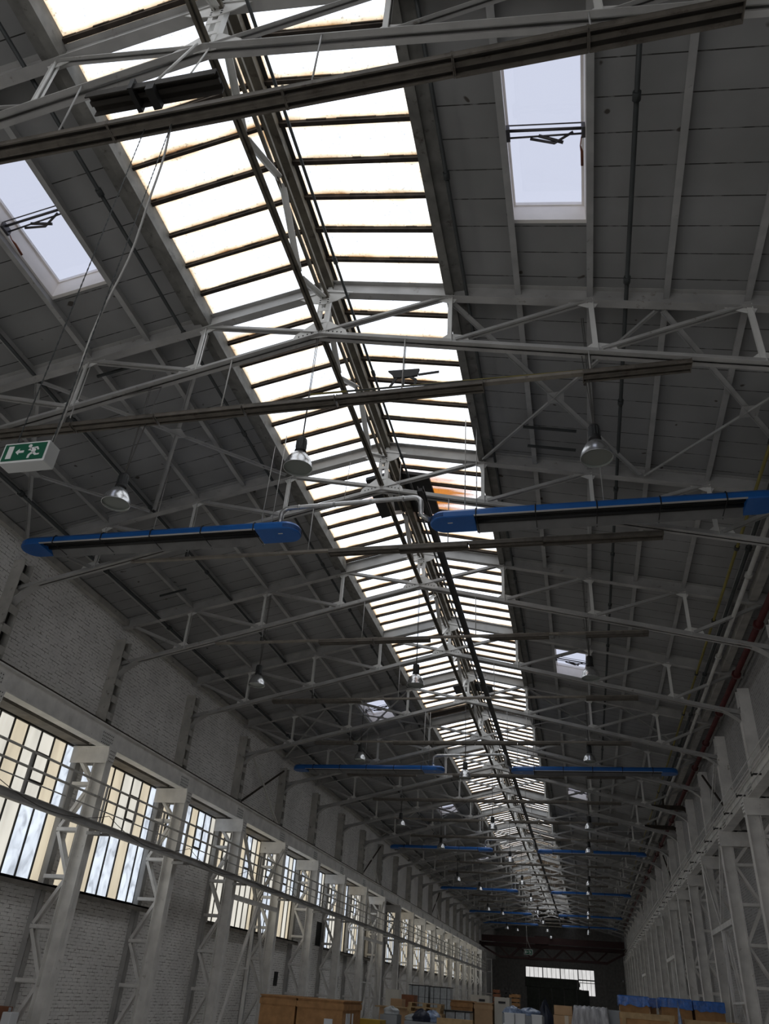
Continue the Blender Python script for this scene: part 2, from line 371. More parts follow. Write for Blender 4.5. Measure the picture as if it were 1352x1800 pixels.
# roof windows: cream lined shaft, glazed, with a chain opener across
def roof_window(idx, side, y0, y1):
    a, b = sorted((XC+side*(3*D+.05), XC+side*(4*D-.05)))
    mb = MB(); t = .03; h0, h1 = -.02, .42
    def wallx(xa, xb, ya, yb):
        mb.hexa([(xa,ya,zr(xa)+h0),(xb,ya,zr(xb)+h0),(xb,yb,zr(xb)+h0),(xa,yb,zr(xa)+h0),
                 (xa,ya,zr(xa)+h1),(xb,ya,zr(xb)+h1),(xb,yb,zr(xb)+h1),(xa,yb,zr(xa)+h1)])
    wallx(a-.045, a, y0-.05, y1+.05); wallx(b, b+.045, y0-.05, y1+.05)
    wallx(a, b, y0-.05, y0+.015); wallx(a, b, y1-.015, y1+.05)
    w = struct('window_%d' % idx, mb, M['reveal'])
    fr = MB(); f = .035
    for (xa, xb, ya, yb) in ((a,a+f,y0,y1),(b-f,b,y0,y1),(a+f,b-f,y0,y0+f),(a+f,b-f,y1-f,y1)):
        fr.hexa([(xa,ya,zr(xa)+.32),(xb,ya,zr(xb)+.32),(xb,yb,zr(xb)+.32),(xa,yb,zr(xa)+.32),
                 (xa,ya,zr(xa)+.37),(xb,ya,zr(xb)+.37),(xb,yb,zr(xb)+.37),(xa,yb,zr(xa)+.37)])
    fr.build('sash', M['reveal'], w)
    gl = MB(); panel(gl, a+f-.01, b-f+.01, y0+f-.01, y1-f+.01, .012, .335); gl.build('pane', M['glass'], w)
    ac = MB(); ym = y0+.42*(y1-y0); A = lambda x, dy, dz: (x, ym+dy, zr(x)+dz)
    ac.tube([A(a+.02,0,.05), A(b-.02,0,.05)], .022); ac.tube([A(a+.02,.09,.02), A(b-.02,.06,.02)], .014)
    ac.tube([A(a+.02,-.05,.10), A(b-.02,-.05,.10)], .010)
    ac.tube([A(a+.33,.10,.0), A(a+.66,.16,-.03), A(a+.92,.05,.05)], .020); ac.tube([A(a+.45,.07,.02), A(a+.78,.16,-.02)], .024)
    ac.box(a-.005, a+.05, ym-.06, ym+.13, zr(a)-.02, zr(a)+.10); ac.box(b-.05, b+.005, ym-.06, ym+.10, zr(b)-.02, zr(b)+.10)
    ac.build('window_opener', M['actuator'], w)
    sl = MB(); x = (b if side > 0 else a+.09)-.05
    sl.tube([(x, ym+.10, zr(x)+.02),(x-.02, ym+.22, zr(x)-.01),(x, ym+.30, zr(x)-.03),(x, ym+.5, zr(x)-.06)], [.008,.008,.02,.02]); sl.build('release_handle', M['copper'], w)
wi = 1
for y0, y1 in WIN_R: roof_window(wi, 1, y0, y1); wi += 1
for y0, y1 in WIN_L: roof_window(wi, -1, y0, y1); wi += 1

# ridge skylight, one glazed field per bay and slope
edges = [-5.75, -.75] + TR
k0 = math.ceil((edges[0]-BAR0)/BARS)
for i in range(len(edges)-1):
    ya, yb = edges[i], edges[i+1]
    for side in (-1, 1):
        a, b = sorted((XC+side*.06, XC+side*2.34))
        mb = MB(); panel(mb, a, b, ya, yb, .012, .07)
        w = struct('window_%d' % wi, mb, M['pane']); wi += 1
        k = math.ceil((ya-BAR0)/BARS - 1e-6)
        while BAR0+k*BARS < yb:
            y = BAR0+k*BARS; bm_ = MB(); t = .026 + .014*RND.random()
            panel(bm_, a, b, y-t, y+t, .075, -.005)
            q = a
            while q < b-.2:                                # ragged putty and dirt along the bar
                e = min(b, q+RND.uniform(.12,.35)); dw = RND.uniform(0, .014)
                panel(bm_, q, e, y-t-dw, y+t+RND.uniform(0,.02), .03, .038); q = e
            bm_.build('glazing_bar', M['rust'], w); k += 1

# walls
def wall_left():
    mb = MB()
    mb.box(WL-.4, WL, Y0, YE, 0, 3.42)
    mb.box(XL-.8, XL, Y0, YE, 7.02, zr(XL)+.12)
    for k in range(-4, 22):                                # piers between the windows
        y = YF+BAY*k+.40
        mb.box(WL-.4, WL, y-.17, y+.17, 3.42, 7.02)
    mb.box(WL-.4, WL, 109.25+.5, YE, 3.42, 7.02)
    mb.box(WL-.4, WL, Y0, YF-20+.4, 3.42, 7.02)
    for yb in (24.25, 39.25): mb.box(WL-.35, WL+.03, yb+.57, yb+5.23, 3.42, 5.25)
    for yb in (54.25,): mb.box(WL-.35, WL, yb+.57, yb+5.23, 3.42, 7.02)
    struct('wall_left', mb, M['brick'])
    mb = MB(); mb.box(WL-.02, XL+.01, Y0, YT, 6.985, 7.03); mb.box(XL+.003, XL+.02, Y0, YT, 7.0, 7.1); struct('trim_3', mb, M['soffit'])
wall_left()
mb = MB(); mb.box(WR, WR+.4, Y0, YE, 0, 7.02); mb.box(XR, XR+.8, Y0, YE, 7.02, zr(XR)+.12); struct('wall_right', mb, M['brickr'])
mb = MB(); mb.box(WL-.4, -10.5, Y0-.4, Y0, 0, 13.2); mb.box(2.6, WR+.4, Y0-.4, Y0, 0, 13.2); mb.box(-10.5, 2.6, Y0-.4, Y0, 7, 13.2); mb.box(-10.5, 2.6, Y0-.4, Y0, 0, .3)
struct('wall_front', mb, M['brick'])
mb = MB(); mb.box(-10.5, 2.6, Y0-.2, Y0-.18, .3, 7, 0)  # unseen glowing window, added behind the camera as frontal fill
for k in range(15): mb.box(-10.5+13.1*k/14-.04, -10.5+13.1*k/14+.04, Y0-.18, Y0-.12, 1.2, 7, 1)
for z in (1.2, 3.1, 5.0, 6.95): mb.box(-10.5, 2.6, Y0-.18, Y0-.12, z, z+.08, 1)
struct('window_0', mb, [M['wfill'], M['dark']])
mb = MB(); mb.box(WL-.5, WR+.5, Y0-.4, YE+.5, -.2, 0); struct('floor', mb, M['concrete'])
mb = MB()
EWX0, EWM, EWX1 = -8.85, -1.2, 1.15
mb.box(WL-.4, EWX0, YE, YE+.4, 0, 13.2); mb.box(EWX1, WR+.4, YE, YE+.4, 0, 13.2); mb.box(EWX0, EWX1, YE, YE+.4, 6.45, 13.2)
mb.box(EWX0, EWM, YE, YE+.4, 0, 5.1); mb.box(EWM, EWX1, YE, YE+.4, 0, 3.2)
for x in (-11.2, 2.9): mb.box(x-.12, x+.12, YE-.15, YE, 0, 9)
mb.box(WL, EWX0, YE-.1, YE, 4.9, 5.1); mb.box(EWX1, WR, YE-.1, YE, 4.2, 4.35); mb.box(EWX1, WR, YE-.1, YE, 2.1, 2.25)
struct('wall_back', mb, M['gable'])
mb = MB()
for (a, b, z0, z1, n) in ((EWX0, EWM, 5.1, 6.45, 12), (EWM, EWX1, 3.2, 6.45, 4)):
    mb.box(a, b, YE+.12, YE+.14, z0, z1, 0)
    for k in range(n+1):
        x = a+(b-a)*k/n; t = .07 if k % 4 == 0 else .025
        mb.box(x-t, x+t, YE+.06, YE+.12, z0, z1, 1)
mb.box(EWM, EWX1, YE+.04, YE+.12, 5.02, 5.18, 1); mb.box(EWM, EWX1, YE+.04, YE+.12, 4.72, 4.8, 1); mb.box(EWX0, EWX1, YE+.04, YE+.12, 6.38, 6.45, 1)
mb.box(EWM, EWM+.35, YE+.05, YE+.12, 3.2, 3.9, 1); mb.box(EWM, EWM+.2, YE+.05, YE+.12, 4.2, 4.7, 1)
struct('window_%d' % wi, mb, [M['wend'], M['dark']]); wi += 1
dm = MB(); dm.box(-8.9, -1.5, YE-.25, YE-.02, 3.9, 5.1); 
for k in range(5): dm.box(-8.7+k*1.8, -8.7+k*1.8+1.7, YE-.12, YE-.02, 0, 3.85)
struct('door_1', dm, M['gabledk'])

# left wall windows, one per bay
def left_window(bay, yb, z0):
    global wi
    ya, yc = yb+.57, yb+5.23; z1 = 7.02; n = 8
    gl = MB(); fr = MB(); w = (yc-ya)/n; xp = WL-.14
    pal = {14.25: [1,1,1,0,1,1,0,3], 19.25: [3,0,0,0,1,1,0,3], 24.25: [0,3,2,3,0,3,3,1], 34.25: [1,3,1,3,1,3,1,3]}.get(yb)
    low = {14.25: [1,0,0,1,1,3,3,0], 19.25: [0,0,0,3,3,0,3,3], 34.25: [0,3,3,3,0,0,1,0]}.get(yb)
    if pal is None: pal = [RND.choice((0,1,1,3,0,1,3)) for _ in range(n)]
    if low is None: low = [RND.choice((0,0,1,3,1)) for _ in range(n)]
    for k in range(n):
        y = ya+k*w; m1, m0 = pal[k], low[k]
        zm = 5.25
        if z0 < zm: gl.box(xp-.01, xp, y, y+w, z0, zm, m0)
        gl.box(xp-.01, xp, y, y+w, max(zm, z0), z1, m1)
    fr.box(xp-.03, xp+.05, ya-.02, ya+.07, z0, z1); fr.box(xp-.03, xp+.14, yc-.16, yc+.02, z0, z1)
    fr.box(xp-.03, xp+.06, ya, yc, z1-.06, z1); fr.box(xp-.03, xp+.06, ya, yc, z0, z0+.06)
    for k in range(1, n): fr.box(xp, xp+.035, ya+k*w-.022, ya+k*w+.022, z0, z1)
    for k in (1, 5):                                     # small pivoting lights, two dark transoms each
        for z in (6.42, 5.72): fr.box(xp, xp+.05, ya+k*w, ya+(k+1)*w, z-.03, z+.03)
        fr.box(xp, xp+.05, ya+k*w-.03, ya+k*w+.03, 5.72, 6.42); fr.box(xp, xp+.05, ya+(k+1)*w-.03, ya+(k+1)*w+.03, 5.72, 6.42)
    o = struct('window_%d' % wi, fr, M['dark']); wi += 1
    gl.build('pane', [M['wcream'], M['wpale'], M['wtan'], M['wblue']], o)
    sl = MB(); sl.box(WL-.05, WL+.36, ya-.1, yc+.1, z0-.06, z0-.02); sl.box(WL+.34, WL+.36, ya-.1, yc+.1, z0-.17, z0-.02)
    if z0 < 5: sl.build('sill', M['soffit'], o)
for k in range(-3, 21):
    yb = YF+BAY*k
    if yb == 54.25: continue
    left_window(k, yb, 5.25 if yb in (24.25, 39.25) else 3.46)
# dark opening and slots in the left brickwork
o = MB().box(WL+.02, WL+.045, 43.3, 44.35, 3.5, 4.6).build('wall_opening', M['black'], origin=(WL+.02, 43.8, 3.5)); tag(o, 'black square opening in the left brick wall below a short window', 'opening')
for j, (y, z) in enumerate(((38.0, 1.88), (48.1, 2.0))):
    o = MB().box(WL, WL+.03, y-.22, y+.22, z-.27, z+.27).build('wall_box', M['black'], origin=(WL, y, z-.27))
    tag(o, 'small black box on the left brick wall %s' % ('above the brown crates' if j == 0 else 'further back, right of the black square opening'), 'box')

# baseboard like eave beams along both roof edges
for side, nm in ((-1,'trim_1'), (1,'trim_2')):
    mb = MB(); x = XC+side*(HW-.03)
    mb.box(x-side*.16, x, Y0, YT, zr(x)-.20, zr(x)-.02)
    if side > 0: mb.box(x-.62, x-.42, Y0, YT, zr(x-.5)-.24, zr(x-.5)-.02)
    struct(nm, mb, M['paintdim'])

# ------------------------------------------------------------------ purlins
for side, word in ((1,'right'), (-1,'left')):
    for k in range(2, 8):
        x = XC+side*(2.32 if k == 2 else D*k); z = zr(x)
        mb = MB()
        if k == 2:
            mb.box(x-.05, x+.10 if side > 0 else x+.05, -5.7, YT-.1, z-.26, z+.14) if side > 0 else mb.box(x-.10, x+.05, -5.7, YT-.1, z-.26, z+.14)
            mb.box(x+side*.10, x+side*.30, -5.7, YT-.1, z-.16, z-.10)
        else:
            mb.box(x-.012, x+.012, Y0+.1, YT+12, z-.15, z); mb.box(x-.05, x+.05, Y0+.1, YT+12, z-.165, z-.15)
        o = mb.build('skylight_curb' if k == 2 else 'roof_purlin', M['curb'] if k == 2 else M['purlin'], origin=(x, 0, z-.2))
        if k == 2: tag(o, 'long grey curb beam along the %s edge of the ridge skylight' % word, 'beam')
        else: tag(o, 'thin roof purlin, %s one down from the skylight on the %s slope' % (('first','second','third','fourth','fifth')[k-3], word), 'beam', 'roof purlins')

# ------------------------------------------------------------------ roof trusses
P = 2.36
def ztc(d): return ZR - .16 - SL*d
def zlc(d): return 11.60 - .243*d
def make_truss(y):
    r = thing('roof_truss', (XC, y, 9.3), 'white steel roof truss, nearest to the camera at the top of the picture', 'truss', 'roof trusses')
    LA = [(-.100,-.012,-.06,-.045),(-.027,-.012,-.06,.075),(.012,.100,-.06,-.045),(.012,.027,-.06,.075)]   # double angle
    SA = [(-.055,-.008,-.045,-.035),(-.018,-.008,-.045,.045),(.008,.055,-.045,-.035),(.008,.018,-.045,.045)]
    IB = [(-.006,.006,-.14,.14),(-.08,.08,.14,.156),(-.08,.08,-.156,-.14)]
    for s, w in ((-1,'left'), (1,'right')):
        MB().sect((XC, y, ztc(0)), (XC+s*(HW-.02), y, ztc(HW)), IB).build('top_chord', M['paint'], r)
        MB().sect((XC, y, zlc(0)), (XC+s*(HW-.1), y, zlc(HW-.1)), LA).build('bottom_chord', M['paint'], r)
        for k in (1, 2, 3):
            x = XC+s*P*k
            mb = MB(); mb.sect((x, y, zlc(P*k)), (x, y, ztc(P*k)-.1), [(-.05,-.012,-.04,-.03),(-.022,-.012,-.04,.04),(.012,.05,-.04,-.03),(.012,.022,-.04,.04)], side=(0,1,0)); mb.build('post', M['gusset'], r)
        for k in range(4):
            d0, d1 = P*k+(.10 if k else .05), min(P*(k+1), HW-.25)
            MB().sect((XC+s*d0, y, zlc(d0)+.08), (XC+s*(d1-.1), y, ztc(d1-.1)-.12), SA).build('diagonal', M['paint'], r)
        for k in (1, 2, 3):
            x = XC+s*P*k; z = zlc(P*k)
            g = MB(); q = .243
            g.prism([(x-s*.16, z+.07+q*.16), (x+s*.34, z+.07-q*.34), (x+s*.30, z+.12), (x+s*.04, z+.20), (x-s*.04, z+.20)], y-.006, y+.006)
            g.build('gusset_plate', M['gusset'], r)
            g = MB(); z = ztc(P*k)
            g.prism([(x-s*.42, z-.14+SL*.42), (x+s*.12, z-.14-SL*.12), (x+s*.06, z-.27), (x-s*.06, z-.25)], y-.006, y+.006)
            g.build('gusset_plate', M['gusset'], r)
        # curved knee where the lower chord meets the wall column
        xe = XC+s*HW; arc = []; z0 = zlc(HW-.1)
        for k in range(9):
            a = PI/2*k/8; arc.append((xe-s*(1.05-1.05*math.sin(a)), z0-.05-.95*(1-math.cos(a))+.26*(1-math.sin(a))))
        poly = [(xe-s*.02, z0+.10), (xe-s*1.05, z0+.31)] + arc
        kb = MB(); kb.prism(poly, y-.008, y+.008)
        for i in range(len(arc)-1):
            kb.sect((arc[i][0], y, arc[i][1]), (arc[i+1][0], y, arc[i+1][1]), [(-.13,.13,-.008,.008)])
        kb.build('knee_bracket', M['paint'], r)
    c = MB()
    for u in (-.075, .075): c.box(XC+u-.035, XC+u+.035, y-.05, y+.05, zlc(0)-.05, ztc(0))
    for k in range(3): c.box(XC-.11, XC+.11, y-.055, y-.048, 11.85+.3*k, 11.93+.3*k)
    c.build('post', M['gusset'], r)
    g = MB(); g.prism([(XC-.55,12.66-.1), (XC,12.72), (XC+.55,12.56), (XC+.25,12.38), (XC,12.32), (XC-.25,12.38)], y-.062, y-.05); g.build('gusset_plate', M['gusset'], r)
    g = MB(); g.prism([(XC-.52,11.50), (XC+.52,11.50), (XC+.48,11.62), (XC+.16,11.88), (XC-.16,11.88), (XC-.48,11.62)], y-.03, y-.018)
    rv = MB()
    g.build('gusset_plate', M['gusset'], r)
    for i in range(5):
        for sx in (-1, 1): rv.box(XC+sx*.075-.014, XC+sx*.075+.014, y-.065, y-.062, 12.36+i*.06, 12.385+i*.06)
    for sx in (-1,1):
        for i in range(4): rv.box(XC+sx*(.16+.08*i)-.012, XC+sx*(.16+.08*i)+.012, y-.036, y-.03, 11.62-.02*i, 11.644-.02*i)
    rv.build('rivets', M['dark'], r)
    return r
t0 = make_truss(TR[0])
for i, y in enumerate(TR[1:], 1): dup(t0, (XC, y, 9.3), 'white steel roof truss spanning the hall, %s counted from the camera' % ORD[i])

# longitudinal lattice girder below the ridge, one length per bay
def make_ridge(y):
    r = thing('ridge_girder', (XC, y, 11.6), 'lattice girder under the ridge, between camera and nearest roof truss', 'girder', 'ridge lattice girders')
    MB().sect((XC, y, 11.72), (XC, y+BAY, 11.72), [(-.062,-.010,-.05,-.04),(-.020,-.010,-.05,.05),(.010,.062,-.05,-.04),(.010,.020,-.05,.05)], side=(1,0,0)).build('bottom_chord', M['ridge'], r)
    for x, w in ((-.055,.03),(.055,.03)):
        MB().box(XC+x-.025, XC+x+.025, y, y+BAY, 12.48, 12.55).build('top_chord', M['ridge'], r)
    MB().box(XC-.07, XC+.13, y, y+BAY, 12.78, 12.97).build('ridge_beam', M['ridge'], r)
    MB().box(XC-.16, XC+.20, y, y+BAY, 12.975, 13.05).build('ridge_cap', M['dark'], r)
    for k in range(4):
        za, zb = (12.52, 11.76) if k % 2 == 0 else (11.76, 12.52)
        if k in (1, 2): pass
        MB().sect((XC, y+BAY*k/4+.05, za), (XC, y+BAY*(k+1)/4-.05, zb), [(-.05,.05,-.006,.006),(-.05,-.04,-.05,.05)], side=(1,0,0)).build('diagonal', M['gusset'], r)
    return r
rg = make_ridge(YF-BAY)
for i, y in enumerate(TR[:-1]): dup(rg, (XC, y, 11.6), 'lattice girder under the ridge, between the %s and %s roof trusses' % (ORD[i], ORD[i+1]))

# cross bracing under the roof slabs
def brace(x0, x1, y, lab):
    r = thing('roof_bracing', ((x0+x1)/2, y+2.5, zr((x0+x1)/2)-.3), lab, 'bracing', 'roof cross bracing')
    for (a, b) in ((x0, x1), (x1, x0)):
        MB().sect((a, y+.15, zr(a)-.27), (b, y+BAY-.15, zr(b)-.27), [(-.045,.045,-.005,.005),(-.045,-.037,-.04,.005)], side=(0,0,1) if 0 else (1,0,0)).build('brace', M['purlin'], r)
    xm = (x0+x1)/2; z = zr(xm)-.28
    MB().prism([(xm-.16,y+2.5-.16),(xm+.16,y+2.5-.16),(xm+.16,y+2.5+.16),(xm-.16,y+2.5+.16)], z-.008, z+.002, 'XY').build('gusset_plate', M['purlin'], r)
for yb, w in ((9.25,'second and third'), (29.25,'sixth and seventh'), (49.25,'tenth and eleventh')):
    for s, sw in ((1,'right'), (-1,'left')):
        for d0, d1, dw in ((2.4, 5.75, 'beside the skylight'), (5.85, 9.1, 'beside the wall')):
            brace(XC+s*d0, XC+s*d1, yb, 'crossed white bracing under the %s roof slope %s, between %s trusses' % (sw, dw, w))

# ------------------------------------------------------------------ columns, crane girders
LEV = [.15, 1.35, 2.5, 3.64, 4.78, 5.95, 6.75]
def make_col(s, y):
    """s=-1 left row, +1 right row; lattice crane column with the upper wall column above"""
    F0 = XC + s*8.58; F1 = XC + s*8.95     # front leg near and far faces
    B0 = XC + s*9.52; B1 = XC + s*9.70
    r = thing('lattice_column', (XC+s*9.1, y, 0), '', 'column', 'lattice columns on the %s' % ('left' if s < 0 else 'right'))
    f = MB(); xa, xb = sorted((F0, F1))
    f.box(xa, xb, y-.012, y+.012, 0, 7.0)
    for x in (F0, F1-s*.02): f.box(min(x,x+s*.02), max(x,x+s*.02), y-.15, y+.15, 0, 7.0)
    f.build('front_leg', M['colpaint'], r)
    b = MB(); xa, xb = sorted((B0, B1)); b.box(xa, xb, y-.10, y-.085, 0, 6.9); b.box(xa, xb, y+.085, y+.10, 0, 6.9); b.box(min(B0,B0+s*.02), max(B0,B0+s*.02), y-.1, y+.1, 0, 6.9)
    b.build('back_leg', M['paint'], r)
    for i, z in enumerate(LEV[1:-1]):
        st = MB(); st.sect((F1, y, z), (B0+s*.05, y, z), [(-.12,-.10,-.05,.05),(-.12,-.04,-.05,-.035),(.10,.12,-.05,.05),(.04,.12,-.05,-.035)]); st.build('strut', M['colpaint'], r)
    for i in range(len(LEV)-1):
        za, zb = LEV[i]+.06, LEV[i+1]-.06
        pa, pb = (F1, B0) if i % 2 else (B0, F1)
        MB().sect((pa, y-.09, za), (pb, y-.09, zb), [(-.012,.012,-.045,.045),(-.012,.05,-.045,-.035)]).sect((pa, y+.09, za), (pb, y+.09, zb), [(-.012,.012,-.045,.045)]).build('lacing', M['colpaint'], r)
    h = MB(); xa, xb = sorted((F0-s*.02, B1))
    h.box(xa, xb, y-.17, y-.15, 6.5, 6.92); h.box(xa, xb, y+.15, y+.17, 6.5, 6.92); h.box(xa, xb, y-.2, y+.2, 6.92, 6.95)
    h.prism([(y-.15, 6.55), (y+.15, 6.55), (y+.21, 6.92), (y-.21, 6.92)], F0-s*.03, F0-s*.012, 'YZ')
    hd = h.build('head_bracket', M['colpaint'], r)
    rv = MB()
    for i in range(4):
        for j in range(4):
            rv.box(F0-s*.036, F0-s*.03, y-.11+.07*i, y-.085+.07*i, 6.56+.09*j, 6.585+.09*j)
    rv.build('rivets', M['dark'], hd)
    u = MB(); X0 = XC+s*(HW-.34); xa, xb = sorted((X0, XC+s*(HW+.02)))
    u.box(xa, xb, y-.17, y-.15, 7.0, 10.15); u.box(xa, xb, y+.15, y+.17, 7.0, 10.15)
    for z in (7.3, 7.75, 8.25, 8.75, 9.15, 9.6): 
        u.box(min(X0,X0+s*.012), max(X0,X0+s*.012), y-.17, y+.17, z, z+.2)
    if s > 0: u.box(min(X0,X0-s*.02), max(X0,X0-s*.02), y-.16, y+.16, 7.0, 9.4)
    u.box(min(X0+s*.2,X0+s*.25), max(X0+s*.2,X0+s*.25), y-.15, y+.15, 7.0, 10.15, 1)
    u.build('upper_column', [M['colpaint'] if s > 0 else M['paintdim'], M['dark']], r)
    return r
lc = None
for s in (-1, 1):
    first = None; n = 0
    for i, y in enumerate(TR):
        if y < (10 if s < 0 else 15): continue
        w = 'left' if s < 0 else 'right'
        lab = 'white riveted lattice column along the %s wall, %s counted from the camera' % (w, ORD[n]); n += 1
        if first is None: first = make_col(s, y); first['label'] = lab
        else: dup(first, (first.location.x, y, 0), lab)

for s, w in ((-1,'left'), (1,'right')):
    r = thing('crane_girder', (XC+s*8.75, 50, 6.95), 'long riveted crane girder carried on the %s row of columns' % w, 'girder')
    xw = XC+s*8.83; ya, yb = -8, YT
    MB().box(xw-.012, xw+.012, ya, yb, 6.98, 7.50).build('web', M['colpaint'], r)
    MB().box(xw-.10, xw+.10, ya, yb, 7.50, 7.53).build('top_flange', M['colpaint'], r)
    MB().box(xw-.15, xw+.15, ya, yb, 6.95, 6.98).build('bottom_flange', M['colpaint'], r)
    MB().box(xw-.03, xw+.03, ya, yb, 7.53, 7.60).build('crane_rail', M['rust'], r)
    for y in TR[1:]:
        p = MB(); x = xw-s*.02
        p.box(min(x,x+s*.012), max(x,x+s*.012), y-.3, y+.3, 7.0, 7.38)
        for i in range(7):
            for j in range(4): p.box(min(x,x-s*.008), max(x,x-s*.008), y-.27+.085*i, y-.245+.085*i, 7.04+.09*j, 7.065+.09*j, 1)
        p.build('splice_plate', [M['gusset'], M['dark']], r)
    if s > 0:
        for j in range(4):
            z = 7.62-.2*j
            MB().box(xw-.25-.012, xw-.25+.012, 8, YT, z, z+.022).build('conductor_bar', M['gusset'], r)
        y = 10.; c0 = None
        while y < YT:
            if c0 is None: c0 = MB().box(xw-.262, xw-.012, y-.03, y+.03, 7.20, 7.24).box(xw-.268, xw-.234, y-.05, y+.05, 7.17, 7.27).build('insulator_clip', M['dark'], r)
            else:
                c = c0.copy(); COL.objects.link(c); c.parent = r; c.location = (0, y-10., 0)
            y += 2.5

# left walkway with railing in front of the columns
r = thing('walkway', (-12.1, 50, 4.75), 'narrow white steel walkway with three-rail handrail along the left columns', 'walkway')
MB().box(-12.16, -12.14, -8, YT-1, 4.74, 4.92).box(-12.16, -12.08, -8, YT-1, 4.90, 4.92).box(-12.16, -12.08, -8, YT-1, 4.74, 4.755).build('edge_channel', M['paint'], r)
MB().box(-12.50, -12.15, -8, YT-1, 4.80, 4.82).build('deck', M['paintdim'], r)
for z, t, m in ((5.85,.030,'paintdim'), (5.50,.030,'paintdim'), (5.22,.016,'paint')):
    MB().tube([(-12.15, -8, z), (-12.15, YT-1, z)], t, 6).build('rail', M[m], r)
y = 10.6
while y < YT-1:
    MB().box(-12.17, -12.13, y-.03, y+.03, 4.9, 5.87).build('railing_post', M['paint'], r); y += 1.667
for y in TR[2:]:
    MB().box(-12.55, -12.15, y-.17, y-.13, 4.66, 4.74).box(-12.9, -12.15, y+.25, y+.31, 4.70, 4.76).build('bracket', M['paint'], r)
cb = MB()
for y in TR[1:14]:
    cb.tube([(-12.1, y+BAY*k/10, 5.15-1.5*(k/10)*(1-k/10)) for k in range(11)], .009, 5)
tag(cb.build('slack_cable', M['cord'], origin=(-12.1, 20, 4.7)), 'thin dark cable drooping in loops along the left walkway', 'cable')

# vertical bracing frames between columns
def vbrace(s, ya, lab):
    x = XC+s*8.62; yb = ya+BAY; ym = ya+BAY/2
    r = thing('column_bracing', (x, ym, 0), lab, 'bracing', 'bracing frames between columns')
    A = [(-.05,.05,-.006,.006),(-.05,-.038,-.05,.05),(.038,.05,-.05,.05)]
    MB().sect((x, ya+.15, 4.3), (x, yb-.15, 4.3), [(-.06,.06,-.08,.08)], side=(1,0,0)).build('beam', M['colpaint'], r)
    MB().sect((x, ya+.1, 6.7), (x, ym-.08, 4.4), A, side=(1,0,0)).build('diagonal', M['colpaint'], r)
    MB().sect((x, yb-.1, 6.7), (x, ym+.08, 4.4), A, side=(1,0,0)).build('diagonal', M['colpaint'], r)
    MB().box(x-.05, x+.05, ym-.05, ym+.05, 0, 4.22).build('post', M['colpaint'], r)
    for (p, q) in (((ya+.15, .1), (ym-.06, 4.2)), ((yb-.15, .1), (ym+.06, 4.2))):
        MB().sect((x+.1, p[0], p[1]), (x+.1, q[0], q[1]), A, side=(1,0,0)).build('diagonal', M['colpaint'], r)
    MB().sect((x, ya+.15, 2.1), (x, ym-.05, 2.1), [(-.03,.03,-.03,.03)], side=(1,0,0)).build('strut', M['colpaint'], r)
    xu = XC+s*(HW-.2)
    MB().sect((xu, ya+.2, 7.6), (xu, yb-.2, 10.0), [(-.03,.03,-.03,.03)], side=(1,0,0)).build('rusty_diagonal', M['rust'], r)
    MB().sect((xu-s*.05, ya+.2, 10.0), (xu-s*.05, yb-.2, 7.6), [(-.05,-.02,-.03,.03),(.02,.05,-.03,.03)], side=(1,0,0)).build('diagonal', M['colpaint'], r)
for s, w in ((-1,'left'), (1,'right')):
    for ya, dw in ((29.25,'nearest'), (49.25,'second'), (74.25,'third')):
        vbrace(s, ya, 'white steel bracing frame between columns of the %s row, %s from the camera' % (w, dw))

# ------------------------------------------------------------------ pipes along the hall
def line_pipe(name, x, z, y0, y1, r_, m, lab, cat='pipe', coup=0, cm=None, joined=None):
    r = thing(name, (x, y0, z), lab, cat)
    MB().tube([(x, y0, z), (x, y1, z)], r_, 8).build('run', M[m], r)
    y = y0+coup*.6
    while coup and y < y1 and y < 75:
        MB().tube([(x, y-.06, z), (x, y+.06, z)], r_*1.6, 8).build('coupling', M[cm or m], r); y += coup
    return r
xq = lambda x: zr(x)-.22
line_pipe('conduit', -1.28, xq(-1.28), -5, YT, .030, 'conduit', 'dark conduit with couplings just right of the ridge skylight', 'conduit', 3.3)
line_pipe('conduit', 1.35, zr(1.35)-.24, -5, YT, .034, 'conduit', 'dark conduit running down the middle of the right roof slope', 'conduit', 3.0)
line_pipe('conduit', -6.72, zr(-6.72)-.24, -5, YT, .032, 'conduit', 'dark conduit just left of the ridge skylight', 'conduit', 3.1)
line_pipe('conduit', -9.75, zr(-9.75)-.24, -5, YT, .034, 'conduit', 'dark conduit on the middle of the left roof slope', 'conduit', 3.4)
line_pipe('conduit', -3.48, 12.42, -5, 60, .026, 'conduit', 'thin dark conduit hung beneath the right-hand skylight panes', 'conduit', 2.9)
line_pipe('conduit', -12.0, zr(-12)-.28, 10, YT, .045, 'conduit', 'dark conduit low on the left roof slope near the wall', 'conduit', 3.8)
line_pipe('gas_pipe', 3.98, 10.75, 10, 80, .036, 'yellow', 'yellow gas pipe under the right roof slope near the wall', 'pipe', 4., 'dark')
line_pipe('conduit', 4.22, 10.72, 10, YT, .045, 'conduit', 'dark conduit beside the yellow gas pipe on the right', 'conduit', 4.)
line_pipe('water_pipe', 4.25, 10.35, 14, YT, .055, 'whitepipe', 'white pipe hung along the right side below the trusses', 'pipe', 5.)
line_pipe('sprinkler_pipe', 4.92, 10.32, 14, YT, .085, 'redpipe', 'dark red pipe running the length of the right wall', 'pipe', 3.6)
o = MB().box(-6.0+3.12-.07, -6.0+3.12+.07, 13.6, YT, 11.02, 11.10).box(-2.95, -2.935, 13.6, YT, 11.0, 11.16).box(-2.825, -2.81, 13.6, YT, 11.0, 11.16)
o = o.build('cable_tray', M['dark'], origin=(-2.88, 13.6, 11.0)); tag(o, 'long dark cable tray running below the skylight, right of the ridge', 'tray')

